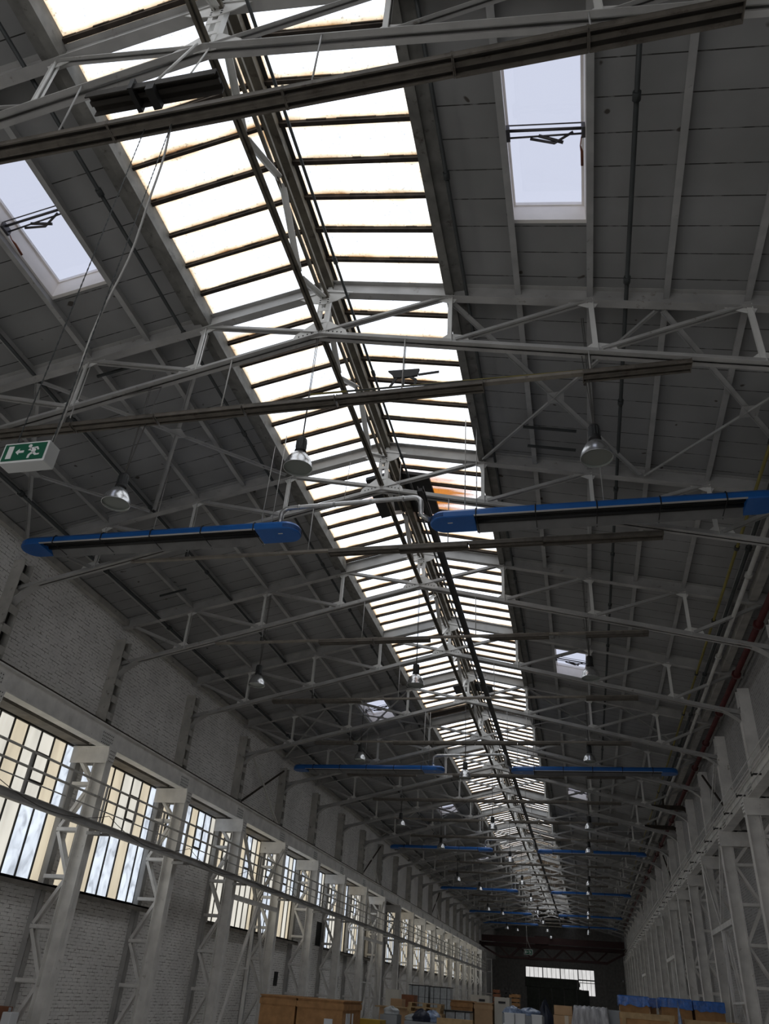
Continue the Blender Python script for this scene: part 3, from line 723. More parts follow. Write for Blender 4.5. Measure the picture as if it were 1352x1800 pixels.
# ------------------------------------------------------------------ cross trunking with batten luminaires
def trunking(i, y, z=9.92):
    xa, xb = -9.95, 2.12
    if i == 0: xb = 2.08
    r = thing('light_trunking', (XC, y, z), 'hanging light trunking across the hall, %s counted from the camera' % ORD[i], 'light fitting', 'cross light trunking')
    if i == 0: xa = -10.2
    MB().box(xa, xb, y-.045, y+.045, z+.02, z+.075).build('rail', M['trunkrail'], r)
    def batten(a, b, trough=False):
        m = MB()
        m.box(a, b, y-.115, y+.115, z+.005, z+.02, 0)
        if trough:
            for u in (-.115, .095): m.box(a, b, y+u, y+u+.02, z-.075, z+.01, 0)
            m.box(a, b, y-.03, y+.03, z-.03, z+.005, 0); m.box(a, b, y-.094, y+.094, z-.004, z+.004, 1)
        else:
            for u in (-.115, -.04, .02, .095): m.box(a, b, y+u, y+u+.02, z-.055, z+.01, 0)
            m.box(a, b, y-.02, y+.02, z-.05, z+.004, 0); m.box(a, b, y-.094, y+.094, z-.004, z+.004, 1)
        m.box(a-.008, a+.004, y-.12, y+.12, z-.06, z+.03, 0); m.box(b-.004, b+.008, y-.12, y+.12, z-.06, z+.03, 0)
        m.build('batten', [M['trunk'], M['trunkdk']], r)
    if i == 0: segs = [(-10.2,-7.6,0),(-7.57,-4.76,0),(-4.74,-2.62,0),(-2.6,-.75,0),(-.73,.62,1),(.64,2.08,1)]
    elif i == 1: segs = [(-9.95,-8.4,0),(-8.35,-6.75,0),(-6.7,-5.1,0),(-5.05,-3.45,0),(-3.4,-1.0,0),(.55,2.12,0)]
    elif i == 2: segs = [(-5.0,-3.4,0),(-3.4,-1.9,1),(-1.85,-.3,0),(-.3,2.1,1)]
    else:
        segs = []; x = xa
        while x < xb-1.5:
            if RND.random() < .62: segs.append((x, x+1.56, 0))
            x += 1.6
        segs = [q for q in segs if q[1] < xb-1.57]
        segs.append((xb-1.56, xb, 0))
    for a, b, tf in segs: batten(a, b, tf)
    for x in (XC-4.6, XC-1.6, XC+1.6, XC+4.6):
        d = abs(x-XC); MB().tube([(x, y, z+.07), (x, y, zlc(d)-.05)], .012, 5).build('hanger', M['cordlt'] if i == 1 else M['purlin'], r)
    MB().sect((XC-4.6, y, z+.08), (XC-4.6, y, z+.20), [(-.06,.06,-.02,.02)]).build('clamp', M['dark'], r)
    if i == 1:
        MB().tube([(XC-.1, y+.25, z+.42), (2.0, y+.25, z+.30)], .018, 6).build('conduit', M['yellow'], r)
        MB().tube([(XC+.6, y+.15, z+.32), (XC+3.4, y+.15, z+.24)], .014, 6).build('conduit', M['conduit'], r)
    return r
for i, y in enumerate(TR[:-1]): trunking(i, y-.08)
# short loose trough above the nearest trunking
r = thing('light_trough', (-4.3, 4.0, 10.4), 'short dark light trough hanging loose above the nearest trunking', 'light fitting')
MB().sect((-5.15, 4.1, 10.48), (-3.46, 4.1, 10.42), [(-.11,.11,.03,.045),(-.12,-.105,-.06,.045),(.105,.12,-.06,.045),(-.03,.03,-.01,.03)]).build('housing', M['trunkdk'], r)
MB().box(-4.56, -4.50, 3.95, 4.25, 10.36, 10.56).build('clamp', M['black'], r); MB().box(-4.30, -4.20, 3.95, 4.2, 10.25, 10.36).build('clamp', M['black'], r)
MB().tube([(-4.32, 4.05, 10.55), (-3.98, 4.12, 11.5)], .016, 5).tube([(-3.95, 4.1, 10.5), (-3.85, 4.2, 11.5)], .011, 5).build('hanger', M['gusset'], r)

# ------------------------------------------------------------------ infrared heaters
def heater(x0, x1, y, z, lab, duct_at):
    """x0 wall-side tip, x1 middle tip"""
    s = 1 if x1 > x0 else -1; W = .31; H = .20
    r = thing('infrared_heater', ((x0+x1)/2, y, z), lab, 'heater', 'blue radiant heaters')
    e0, e1 = x0+s*.62, x1-s*.92
    a, b = sorted((e0, e1))
    prof = [(-W,0),(-W,.11),(-W+.05,.175),(-W+.13,H),(W-.13,H),(W-.05,.175),(W,.11),(W,0)]
    sh = MB(); t = .012
    inner = [(-W+t,0),(-W+t,.105),(-W+.06,.163),(-W+.135,H-t),(W-.135,H-t),(W-.06,.163),(W-t,.105),(W-t,0)]
    for k in range(len(prof)-1):
        p, q = prof[k], prof[k+1]
        sh._add([(a,y+p[0],z+p[1]),(b,y+p[0],z+p[1]),(b,y+q[0],z+q[1]),(a,y+q[0],z+q[1])], [(0,1,2,3)], 0)
        p, q = inner[k], inner[k+1]
        sh._add([(a,y+p[0],z+p[1]),(b,y+p[0],z+p[1]),(b,y+q[0],z+q[1]),(a,y+q[0],z+q[1])], [(3,2,1,0)], 1)
    sh.build('casing', [M['blue'], M['reflin']], r)
    lp = MB(); lp.box(a, b, y-W-.012, y-W+.03, z-.012, z+.004); lp.box(a, b, y+W-.03, y+W+.012, z-.012, z+.004); lp.build('lip', M['lip'], r)
    rf = MB(); rf.hexa([(a,y+.15,z+.075),(b,y+.15,z+.075),(b,y+W,z-.045),(a,y+W,z-.045),(a,y+.16,z+.085),(b,y+.16,z+.085),(b,y+W+.01,z-.035),(a,y+W+.01,z-.035)]).build('reflector', M['refl'], r); MB().box(a, b, y-.04, y-.02, z+.07, z+.17).build('divider', M['reflin'], r)
    for u in (-.13, .07): MB().tube([(a-.05, y+u, z+.09), (b+.05, y+u, z+.09)], .05, 10).build('radiant_tube', M['black'], r)
    for tip, e, n in ((x1, e1, 'burner_cover'), (x0, e0, 'end_cover')):
        q = 1 if tip > e else -1; R = W; c = tip-q*R
        def outline(inset, zz, R=R):
            pts = [(e, y-R+inset, zz)] + [(c+q*(R-inset)*math.sin(PI*k/12), y-(R-inset)*math.cos(PI*k/12), zz) for k in range(13)] + [(e, y+R-inset, zz)]
            return pts
        MB().loft([outline(.02, z-.015), outline(0, z+.005), outline(0, z+.11), outline(.05, z+.175), outline(.13, z+H)], smooth=False).build(n, M['blue'], r)
        if n == 'burner_cover':
            for k in range(3): 
                pts = outline(-.003, z+.03+.03*k)[1:-1]; MB().tube(pts, .006, 4).build('cover_groove', M['navy'], r)
            MB().box(tip-q*.42-.05, tip-q*.42+.05, y-.10, y-.07, z-.019, z-.0145).build('lettering', M['signwhite'], r)
    n = 4
    for k in range(n+1):
        x = e1-s*.04 + (e0+s*.35-(e1-s*.04))*k/n
        st = MB(); pts = [(x, y+p[0]*1.03, z+p[1]*1.04+.004) for p in prof]
        st.tube([(x, y+W+.012, z-.05)] + list(reversed(pts)) + [(x, y-W-.012, z-.03)], .013, 5)
        st.tube([(x, y-W, z-.014), (x, y+W, z-.014)], .008, 5)
        st.build('strap', M['black'], r)
    ch = MB()
    for x in (e1-s*.02, e1+s*.22, (e0+e1)/2):
        ch.tube([(x, y, z+H), (x, y+.02, zr(x)-.05)], .010, 4)
    ch.build('chain', M['cordlt'], r)
    return r
def duct(y, z, lab):
    r = thing('flue_duct', (XC, y, z+.7), lab, 'duct', 'galvanised flue ducts')
    p = [(-5.78, y, z+.19), (-5.78, y, z+.50)]
    p += [(-5.78+.17*(1-math.cos(a)), y, z+.50+.17*math.sin(a)) for a in (PI/8, PI/4, 3*PI/8, PI/2)]
    p += [(-2.88, y, z+.72)] + [(-2.88+.17*math.sin(a), y, z+.72-.17*(1-math.cos(a))) for a in (PI/8, PI/4, 3*PI/8, PI/2)] + [(-2.71, y, z+.28), (-2.52, y, z+.15)]
    MB().tube(p, .055, 10).build('pipe', M['galv'], r)
    for x in (-5.4, -4.6, -3.8, -3.1): MB().tube([(x-.02, y, z+.67+.05*(x+5.6)/2.7), (x+.02, y, z+.67+.05*(x+5.6)/2.7)], .062, 10).build('joint_band', M['galv'], r)
    MB().tube([(-5.78, y, z+.19), (-5.78, y, z+.27)], .075, 10).build('collar', M['chrome'], r)
    MB().tube([(-4.4, y, z+.76), (-4.35, y, 11.5)], .006, 4).tube([(-3.2, y, z+.76), (-3.2, y, 11.4)], .006, 4).build('hanger', M['cordlt'], r)
for i, y in enumerate((12.98, 32.7, 52.7, 73.5, 93.2, 106)):
    dz = 9.72
    pl = ('hanging in front, big in the picture','second row back','third row back','fourth row back','fifth row back','farthest row')[i]
    heater(-12.02, -5.28, y, dz, 'long blue radiant heater on the left side, %s' % pl, -5.78)
    heater(4.06, -2.50, y, dz, 'long blue radiant heater on the right side, %s' % pl, -2.6)
    duct(y, dz, 'silver flue duct linking the two blue heaters, %s' % pl)

# ------------------------------------------------------------------ high-bay lamps
def make_lamp():
    r = thing('high_bay_lamp', (0,0,0), '', 'lamp', 'high-bay lamps')
    MB().lathe([(.0,.24),(.075,.24),(.085,.22),(.085,.02),(.095,.0),(.095,-.03),(.0,-.03)], n=20).build('ballast_housing', M['black'], r)
    fn = MB()
    for k in range(12):
        a = 2*PI*k/12; fn.box(.083*math.cos(a)-.006, .083*math.cos(a)+.006, .083*math.sin(a)-.006, .083*math.sin(a)+.006, .05, .20)
    fn.build('cooling_ribs', M['conduit'], r)
    pr = [(.07,-.03),(.10,-.06),(.155,-.12),(.195,-.19),(.222,-.27),(.232,-.34),(.236,-.345),(.226,-.345),(.214,-.27),(.186,-.19),(.145,-.12),(.09,-.065),(.0,-.06)]
    MB().lathe(pr, n=28, ms=[0]*7+[1]*5).build('reflector', [M['chrome'], M['lampin']], r)
    MB().lathe([(.0,-.318),(.225,-.318)], n=28).build('cover_glass', M['lampin'], r)
    return r
lamp0 = make_lamp(); first = True
LP = []
for i in range(11):
    y = 9.25+10*i
    zs = (9.25 if i % 2 == 0 else 9.05)
    LP.append((-3.95 if i else -3.97, y+.0, 8.98+.02*i*0, 'middle', i)); LP.append(((.63,.60)[i % 2], y, (8.72, 9.05)[i % 2] if i == 0 else (9.62,9.1)[i % 2], 'right', i)); LP.append(((-7.1 if i == 0 else (-8.1,-8.5)[i % 2]), y, 8.55 if i == 0 else (9.62,9.05)[i % 2], 'left', i))
for (x, y, z, row, i) in LP:
    lab = 'silver high-bay lamp with black top in the %s row, %s counted from the camera' % (row, ORD[i])
    if first: o = lamp0; o.location = (x, y, z); o['label'] = lab; first = False
    else: o = dup(lamp0, (x, y, z), lab)
    zt = zlc(abs(x-XC))-.09
    c = MB(); w = .05 if row == 'middle' else .22
    if i == 0 and row == 'left': c.tube([(x, y, z+.23), (x+.22, y, zt)], .010, 5).tube([(x+.22, y, zt), (x-.55, y, zt-.10)], .014, 5)
    else: c.tube([(x, y, z+.23), (x-w*.3, y, zt)], .007, 4).tube([(x+.01, y, z+.23), (x+w*.3, y, zt)], .007, 4)
    c.build('suspension_cord', M['cord'], o, origin=(x, y, z))

# ------------------------------------------------------------------ exit signs
def exit_sign(x, y, z, w, h, d, lab, ztop, big):
    r = thing('exit_sign', (x, y, z), lab, 'sign')
    MB().box(x-w/2, x+w/2, y, y+d, z, z+h).build('housing', M['signwhite'], r, bevel=.006)
    f = MB(); e = .018*w/.42; f.box(x-w/2+e, x+w/2-e, y-.004, y, z+e, z+h-e); f.build('green_face', M['signgreen'], r)
    k = w/.42; y1, y2 = y-.007, y-.004
    def poly(pts): return [(x+k*a, z+h/2+k*b) for a, b in pts]
    p = MB(); p.prism(poly([(-.155,-.062),(-.105,-.062),(-.105,.062),(-.155,.062)]), y1, y2); p.build('door_pictogram', M['signwhite'], r)
    p = MB(); p.prism(poly([(-.078,0),(-.045,.032),(-.045,.011),(.0,.011),(.0,-.011),(-.045,-.011),(-.045,-.032)]), y1, y2); p.build('arrow_pictogram', M['signwhite'], r)
    p = MB()
    cx, cy = .045, .052; p.prism(poly([(cx+.017*math.cos(2*PI*q/12), cy+.017*math.sin(2*PI*q/12)) for q in range(12)]), y1, y2)
    p.prism(poly([(.052,.034),(.085,.038),(.112,.010),(.105,-.014),(.076,-.014)]), y1, y2)          # trunk
    p.prism(poly([(.085,.038),(.118,.042),(.138,.012),(.126,.006),(.110,.027),(.09,.022)]), y1, y2)  # rear arm
    p.prism(poly([(.055,.034),(.036,.010),(.062,.004),(.072,.014)]), y1, y2)                        # front arm
    p.prism(poly([(.076,-.010),(.104,-.010),(.122,-.030),(.152,-.028),(.152,-.042),(.112,-.046),(.09,-.026)]), y1, y2)
    p.prism(poly([(.076,-.008),(.096,-.022),(.070,-.040),(.066,-.070),(.046,-.070),(.050,-.034)]), y1, y2)
    p.build('running_figure_pictogram', M['signwhite'], r)
    c = MB()
    if big:
        for dx, q in ((-w/2+.04, .05), (w/2-.04, .04)):
            n = 120; c = MB()
            for k2 in range(n):
                za = z+h+(ztop-z-h)*k2/n; zb = z+h+(ztop-z-h)*(k2+.8)/n
                o1 = .004 if k2 % 2 else 0
                c.box(x+dx-.003-o1*.7, x+dx+.003+o1*.7, y+d/2-.003, y+d/2+.003, za, zb+.01)
            c.build('chain', M['conduit'], r)
        wv = [(x+w/2-.06+.02*math.sin(q*.9)+.02*q/18*0, y+d/2+.02, z+h+(ztop-z-h)*q/18) for q in range(19)]
        wv = [(a+.10*math.exp(-((b3-8.2)/1.1)**2), b2, b3) for a, b2, b3 in wv]
        MB().tube(wv, .012, 6).build('power_cable', M['cordlt'], r)
    else:
        c.tube([(x-.2, y+.05, z+h), (x-.2, y+.05, ztop)], .012, 4); c.build('chain', M['cordlt'], r); MB().tube([(x+.3, y+.05, z+h), (x-.1, y+.05, z+h+1), (x-.2, y+.05, ztop)], .02, 4).build('power_cable', M['cordlt'], r)
exit_sign(-4.15, 4.12, 5.05, .42, .20, .135, 'green and white emergency exit sign box hanging in front at left', 9.85, True)
exit_sign(-6.7, 108.0, 6.7, 1.0, .55, .2, 'small green exit sign hanging far back before the end wall', 10.6, False)

# ------------------------------------------------------------------ ridge vents and loose bits on the skylight
for i, (ya, yb, lab) in enumerate(((15.45, 17.3,'black roof vent at the ridge, ringed by orange rust, over third truss'), (30.8, 31.75,'small black roof vent further along the ridge skylight'))):
    mb = MB(); x0 = XC-.72
    for (a, b) in ((XC-.78, XC), (XC, XC+.86)):
        za, zb = zr(a)-.03, zr(b)-.03
        mb.hexa([(a,ya,za),(b,ya,zb),(b,yb,zb),(a,yb,za),(a,ya,za+.09),(b,ya,zb+.09),(b,yb,zb+.09),(a,yb,za+.09)])
    tag(mb.build('roof_vent', M['black'], origin=(XC, (ya+yb)/2, 12.7)), lab, 'vent')
mb = MB(); panel(mb, XC-2.3, XC-.05, 33.45, 34.0, .05, -.01); tag(mb.build('rusted_panel', M['rust'], origin=(XC-1.2, 33.7, 12.5)), 'brown rusted panel filling a strip of the left skylight', 'panel')
# dark hanging clutter against the bright panes
mb = MB(); mb.prism([(-2.98,11.79),(-2.36,11.76),(-2.40,11.60),(-2.62,11.58),(-2.86,11.60),(-2.9,11.70)], 10.55, 10.60)
for (a, b) in (((-2.80,11.60),(-2.92,11.38)), ((-2.66,11.59),(-2.67,11.36)), ((-2.55,11.59),(-2.42,11.50)), ((-2.42,11.50),(-2.44,11.38)), ((-2.38,11.62),(-1.98,11.64))):
    mb.sect((a[0],10.57,a[1]), (b[0],10.57,b[1]), [(-.012,.012,-.022,.022)])
mb.tube([(-2.66,10.57,11.77),(-2.66,10.57,12.7)], .008, 4)
tag(mb.build('hanging_bracket', M['dark'], origin=(-2.66,10.57,11.4)), 'dark broken bracket dangling under the right skylight panes', 'bracket')
for (x0, x1, y, lab) in ((-.55,.52,12.75,'upper dark bar clamped under the right roof behind a lamp'), (-.5,.5,13.4,'lower dark bar clamped under the right roof behind a lamp'), (1.2,2.0,10.4,'short dark bar clamped to the right roof conduit')):
    tag(MB().sect((x0,y,zr(x0)-.3),(x1,y,zr(x1)-.3), [(-.02,.02,-.025,.025)]).build('clamp_bar', M['conduit'], origin=((x0+x1)/2,y,zr((x0+x1)/2)-.3)), lab, 'bar')
for (x, y, lab) in ((-10.9, 17.9,'short dark bar clamped on the left roof above the wall'), (-8.2, 9.6, 'short dark angle bar fixed under the left roof slope')):
    tag(MB().sect((x-.45,y,zr(x-.45)-.32),(x+.35,y,zr(x+.35)-.32), [(-.02,.02,-.025,.025)]).build('clamp_bar', M['conduit'], origin=(x,y,zr(x)-.32)), lab, 'bar')
for (y, lab) in ((39.6,'nearer dark rusty jib bracket on the right wall columns'), (44.4,'farther dark rusty jib bracket on the right wall columns')):
    r = thing('jib_bracket', (4.6, y, 9.6), lab, 'bracket', None)
    MB().prism([(2.9,9.93),(3.6,9.98),(4.9,9.95),(5.25,9.72),(5.28,9.55),(5.1,9.55),(4.95,9.75),(3.5,9.84),(2.9,9.88)], y-.08, y+.08).build('arm', M['rust'], r)
    MB().box(4.02,4.10,y-.06,y+.06,9.98,10.35).build('hanger', M['rust'], r)

# access ladder at the far end of the walkway
r = thing('access_ladder', (-12.0, 112, 0), 'white steel access ladder at the far end of the left walkway', 'ladder')
for x in (-12.3, -11.6): MB().box(x-.04, x+.04, 111.96, 112.04, 0, 6.2).build('stile', M['colpaint'], r)
MB().box(-12.3, -11.6, 111.98, 112.02, 4.75, 4.85).box(-12.3, -11.6, 111.98, 112.02, 6.1, 6.2).box(-12.3, -11.6, 111.98, 112.02, 2.4, 2.48).build('rung', M['colpaint'], r)

# red oxide crane bridge at the far end
r = thing('overhead_crane', (XC, 111, 7.6), 'dark red lattice bridge crane spanning the far end of the hall', 'crane')
for y in (110.2, 112.2):
    g = 'bridge_girder'
    mb = MB(); xa, xb = XC-8.8, XC+8.8
    mb.box(xa, xb, y-.12, y+.12, 7.62, 7.95); mb.sect((xa+2.2, y, 6.45), (xb-2.2, y, 6.45), [(-.12,.12,-.1,.1)])
    mb.sect((xa, y, 7.6), (xa+2.3, y, 6.45), [(-.1,.1,-.1,.1)]); mb.sect((xb, y, 7.6), (xb-2.3, y, 6.45), [(-.1,.1,-.1,.1)])
    n = 10
    for k in range(n):
        x0 = xa+2.2+(xb-xa-4.4)*k/n; x1 = xa+2.2+(xb-xa-4.4)*(k+1)/n
        a, b = (6.5, 7.6) if k % 2 else (7.6, 6.5)
        mb.sect((x0, y, a), (x1, y, b), [(-.06,.06,-.07,.07)])
    mb.build(g, M['crane'], r)
for s in (-1, 1): MB().box(XC+s*8.83-.09, XC+s*8.83+.09, 109.5, 113.0, 7.62, 8.0).build('end_carriage', M['crane'], r)
MB().box(-6.0, -4.4, 110, 112.4, 8.0, 8.9).build('trolley', M['crane'], r)
MB().box(XC-8.6, XC+8.6, 109.4, 109.5, 8.0, 8.7).build('guard', M['crane'], r)

# ------------------------------------------------------------------ goods on the floor
def crate(x0, x1, y0, y1, h, lab, m='wood', z0=0, grp=None, battens=True, labels=(), marks=False, name='wooden_crate'):
    r = thing(name, ((x0+x1)/2, (y0+y1)/2, z0), lab, 'crate' if 'crate' in name else 'box', grp)
    MB().box(x0, x1, y0, y1, z0+.08 if battens else z0, z0+h-.002).build('body', M[m], r)
    if battens:
        b = MB()
        for z in (z0+.08, z0+h-.22): b.box(x0-.025, x1+.025, y0-.025, y1+.025, z, z+.14)
        b.box(x0-.03, x1+.03, y0-.03, y1+.03, z0+h-.03, z0+h); b.build('batten', M[m], r)
        f = MB()
        for k in range(3): 
            x = x0+(x1-x0)*k/2; f.box(max(x0,x-.06), min(x1,x+.06), y0, y1, z0, z0+.08)
        f.build('skid', M['woodlt'], r)
    for (lx, lz, lw, lh) in labels: MB().box(lx, lx+lw, y0-.032, y0-.006, lz, lz+lh).build('paper_label', M['paper'], r)
    if marks:
        k = MB()
        for q in range(3): k.box(x1+.003, x1+.03, y0+.35+.16*q, y0+.42+.16*q, z0+h-.75, z0+h-.3)
        k.box(x1+.003, x1+.03, y0+1.0, y0+1.08, z0+h-.55, z0+h-.3); k.build('white_marking', M['paper'], r)
    return r
crate(-8.95, -7.92, 24.0, 26.0, 1.41, 'brown wooden crate at left, left one of the pair')
crate(-7.86, -6.55, 24.0, 26.0, 1.40, 'brown wooden crate at left with a white paper label, right of the pair', labels=((-7.05, .72, .24, .24),), marks=True)
# pallet stack
def pallet(x, y, z, lab, rot=0):
    r = thing('wooden_pallet', (x, y, z), lab, 'pallet', 'stacked pallets in the goods area')
    d = MB()
    for k in range(5): d.box(x-.6, x+.6, y-.4+.175*k, y-.28+.175*k, z+.122, z+.144)
    d.build('deck', M['woodlt'], r)
    b = MB()
    for xx in (-.6, -.07, .46):
        for yy in (-.4, -.05, .28): b.box(x+xx, x+xx+.14, y+yy, y+yy+.12, z+.022, z+.10)
        b.box(x+xx, x+xx+.14, y-.4, y+.42, z+.10, z+.122)
    b.build('block', M['woodlt'], r)
    s = MB()
    for yy in (-.4, -.05, .28): s.box(x-.6, x+.6, y+yy, y+yy+.12, z, z+.022)
    s.build('skid', M['woodlt'], r)
for k in range(10): pallet(-5.72+.03*math.sin(k*2.1), 32.4, .144*k, 'pale wooden pallet in the tall stack behind the bags, %s from the bottom' % ORD[k].replace('nearest','first'))
# long plank tray on boxes
crate(-7.6, -6.5, 33.0, 33.8, 1.20, 'brown carton with a loose plank lid, left of the pallet stack', 'card', battens=False, name='cardboard_box')
tag(MB().box(-7.75, -5.6, 32.9, 33.7, 1.205, 1.25).build('plank', M['woodlt'], origin=(-6.7,33.3,1.205)), 'long pale plank lying across the carton beside the pallet stack', 'plank')
crate(-7.45, -7.0, 34.2, 34.9, 1.50, 'small brown box behind the long plank', 'card', battens=False, name='cardboard_box')
crate(-7.25, -6.75, 35.3, 36.1, 1.66, 'dark red-brown wooden box behind the pallet stack', 'woodred', battens=False, name='wooden_box')
crate(-8.95, -8.35, 40.0, 40.6, 1.82, 'tall grey metal cabinet by the left columns', 'whitebox', battens=False, name='metal_cabinet')
# grey strapped stacks
def strapped(x0, x1, y, h, lab, n=3, z0=0):
    r = thing('strapped_stack', ((x0+x1)/2, y, z0), lab, 'stack')
    MB().box(x0, x1, y, y+1.0, z0, z0+h).build('load', M['greyfilm'], r)
    b = MB()
    for k in range(n): 
        x = x0+(x1-x0)*(k+.5)/n; b.box(x-.015, x+.015, y-.012, y+1.012, z0-.0, z0+h+.012)
    for k in range(3): b.box(x0-.006, x1+.006, y-.006, y+.5, z0+h*(k+1)/4-.008, z0+h*(k+1)/4+.008)
    b.build('strap', M['black'], r)
    MB().box(x0-.03, x1+.03, y-.03, y+1.03, z0+h+.012, z0+h+.05).build('lid', M['dark'], r)
strapped(-9.85, -8.75, 50, 2.12, 'tall grey strapped stack with dark lid, left of two')
strapped(-8.62, -7.5, 50, 2.10, 'tall grey strapped stack with dark lid, right of two')
strapped(-5.45, -4.35, 34, 1.22, 'low grey strapped stack right of the pallet stack')
crate(-5.36, -4.50, 36, 37.2, 1.60, 'brown boarded crate in the middle of the goods', 'wood', grp=None)
crate(-4.42, -3.72, 36, 37.2, 1.58, 'paler boarded crate beside the middle brown crate', 'card')
o = crate(-4.86, -4.06, 38.2, 39.2, 1.84, 'large cream carton behind the middle crates', 'whitebox', battens=False, name='cream_carton')
MB().box(-4.5, -4.25, 38.17, 38.2, 1.62, 1.70).build('printed_mark', M['ink'], o)
o = crate(-3.66, -3.06, 36.3, 37.3, 1.81, 'large cream carton right of the middle crates', 'whitebox', battens=False, name='cream_carton')
MB().box(-3.5, -3.22, 36.27, 36.3, 1.60, 1.67).build('printed_mark', M['ink'], o)
# far stacks of wood
for j, (x0, x1, y, h, m, lab) in enumerate(((-7.2,-6.66,70,2.5,'woodred','red-brown crate stack far back below the left windows'), (-6.5,-6.0,72,2.6,'dark','dark stack of pallets far back next to red-brown stack'), (-5.6,-5.1,66,2.2,'wood','far brown board stack, left of two'), (-4.95,-4.4,60,2.2,'wood','far brown board stack, right of two'))):
    r = thing('board_stack', ((x0+x1)/2, y, 0), lab, 'stack'); mb = MB(); n = 9
    for k in range(n): mb.box(x0+RND.uniform(-.04,.04), x1+RND.uniform(-.04,.04), y, y+1.1, h*k/n, h*(k+.75)/n)
    mb.build('boards', M[m], r)
    mb = MB()
    for k in range(n): mb.box(x0+.05, x0+.13, y+.03, y+1.0, h*(k+.75)/n, h*(k+1)/n); mb.box(x1-.13, x1-.05, y+.03, y+1.0, h*(k+.75)/n, h*(k+1)/n)
    mb.build('spacer', M['dark'], r)
# white plastic tubs and blue bags
def lumpy(name, c, sx, sy, sz, m, lab, cat, seed, n=30):
    rr = random.Random(seed); mb = MB(); loops = []
    H = 11
    ph = [rr.uniform(0, 6.28) for _ in range(6)]
    for i in range(H):
        t = i/(H-1); rad = ((1-t**4)**.8*(1+.06*math.sin(9*t+ph[5])) if i < H-1 else .05)
        loops.append([(c[0]+sx*rad*math.cos(2*PI*k/n)*(1+.13*math.sin(3*2*PI*k/n+ph[0]+t*3)+.08*math.sin(5*2*PI*k/n+ph[1]-t*4)),
                       c[1]+sy*rad*math.sin(2*PI*k/n)*(1+.12*math.sin(4*2*PI*k/n+ph[2]+t*2)),
                       c[2]+sz*t*(1+.10*math.sin(2*PI*k/n*2+ph[3])+.07*math.sin(2*PI*k/n*7+ph[4]+5*t))*(1+(rr.uniform(-.05,.05) if t > .05 else 0))) for k in range(n)])
    mb.loft(loops, smooth=True)
    return tag(mb.build(name, M[m], origin=c), lab, cat)
def tub(x, y, lab):
    r = thing('plastic_tub', (x, y, 0), lab, 'tub', 'white tubs in the middle')
    MB().loft([[(x-.13,y-.13,.0),(x+.13,y-.13,.0),(x+.13,y+.13,.0),(x-.13,y+.13,.0)], [(x-.16,y-.16,1.34),(x+.16,y-.16,1.34),(x+.16,y+.16,1.34),(x-.16,y+.16,1.34)]]).build('body', M['bin'], r)
    MB().box(x-.175, x+.175, y-.175, y+.175, 1.34, 1.37).box(x-.2, x+.2, y-.2, y+.2, 1.05, 1.08).build('rim', M['bin'], r)
tub(-2.53, 30, 'tall white plastic tub, left one in front of blue bags'); tub(-2.2, 30.1, 'tall white plastic tub, middle one in front of blue bags'); tub(-1.65, 30, 'tall white plastic tub, right one in front of blue bags')
tag(MB().box(-3.0, -1.6, 32.4, 33.8, 0, 1.30).build('covered_pallet_load', M['greybox'], origin=(-2.3,33.1,0)), 'grey pallet load under the pale blue bags', 'load')
lumpy('plastic_bag', (-2.68, 33, 1.30), .34, .4, .24, 'bluebag', 'crumpled pale blue bag on the grey load, left one', 'bag', 3)
lumpy('plastic_bag', (-2.05, 33, 1.30), .36, .4, .22, 'bluebag', 'crumpled pale blue bag on the grey load, right one', 'bag', 4)
lumpy('tarpaulin_bundle', (-1.66, 36, 0), .40, .5, 1.62, 'navy', 'dark navy tarpaulin bundle right of the pale blue bags', 'bundle', 5)
# right hand cartons, film and timber
o = crate(-.90, .06, 24.0, 25.2, 1.46, 'brown cardboard carton with tape and paper labels, centre right', 'card', battens=False, name='cardboard_box')
MB().box(-.62, -.52, 23.99, 24.0, .6, 1.46).box(-.2, -.1, 23.99, 24.0, .6, 1.46).build('packing_tape', M['tape'], o)
MB().box(-.86, -.45, 23.985, 24.0, .98, 1.18).box(-.36, -.08, 23.985, 24.0, .98, 1.16).build('paper_label', M['paper'], o)
MB().box(-.74, -.55, 23.98, 23.985, 1.08, 1.12).build('printed_mark', M['ink'], o)
crate(-.88, -.42, 24.05, 24.9, .21, 'flat brown carton on top of the taped cardboard carton, left', 'card', z0=1.465, battens=False, name='cardboard_box')
crate(-.38, .0, 24.1, 24.9, .17, 'flat brown carton on top of the taped cardboard carton, right', 'card', z0=1.465, battens=False, name='cardboard_box')
crate(.12, .80, 24.5, 25.6, 1.66, 'grey-green carton behind the clear plastic film', 'greybox', battens=False, name='carton')
mb = MB(); n = 24; loops = []
for i in range(5):
    t = i/4; y = 23.9-.12*(1-t); z = 1.08+.55*t
    loops.append([(-.50+.12*t+ (1.02-.18*t)*k/n, y-.035*math.sin(k*1.7+i*.9+1.3*math.sin(k*.8))*(1-t), z+.02*math.sin(k*.9)+.015*math.sin(k*2.3)) for k in range(n+1)])
for (y, z) in ((24.02, 1.69), (24.3, 1.685), (24.85, 1.682)):
    loops.append([(-.38+.84*k/n, y+(.03*math.sin(k*1.3) if y > 24.5 else 0), z+.012*math.sin(k*1.9+y)+.012) for k in range(n+1)])
v = [p for L_ in loops for p in L_]; f = [(i*(n+1)+k, i*(n+1)+k+1, (i+1)*(n+1)+k+1, (i+1)*(n+1)+k) for i in range(7) for k in range(n)]
mb._add(v, f, 0, True)
o = mb.build('plastic_film', M['film'], origin=(0,23.8,1.1)); tag(o, 'clear crinkled plastic film draped over the cartons', 'film')
sd = o.modifiers.new('thick', 'SOLIDIFY'); sd.thickness = .004
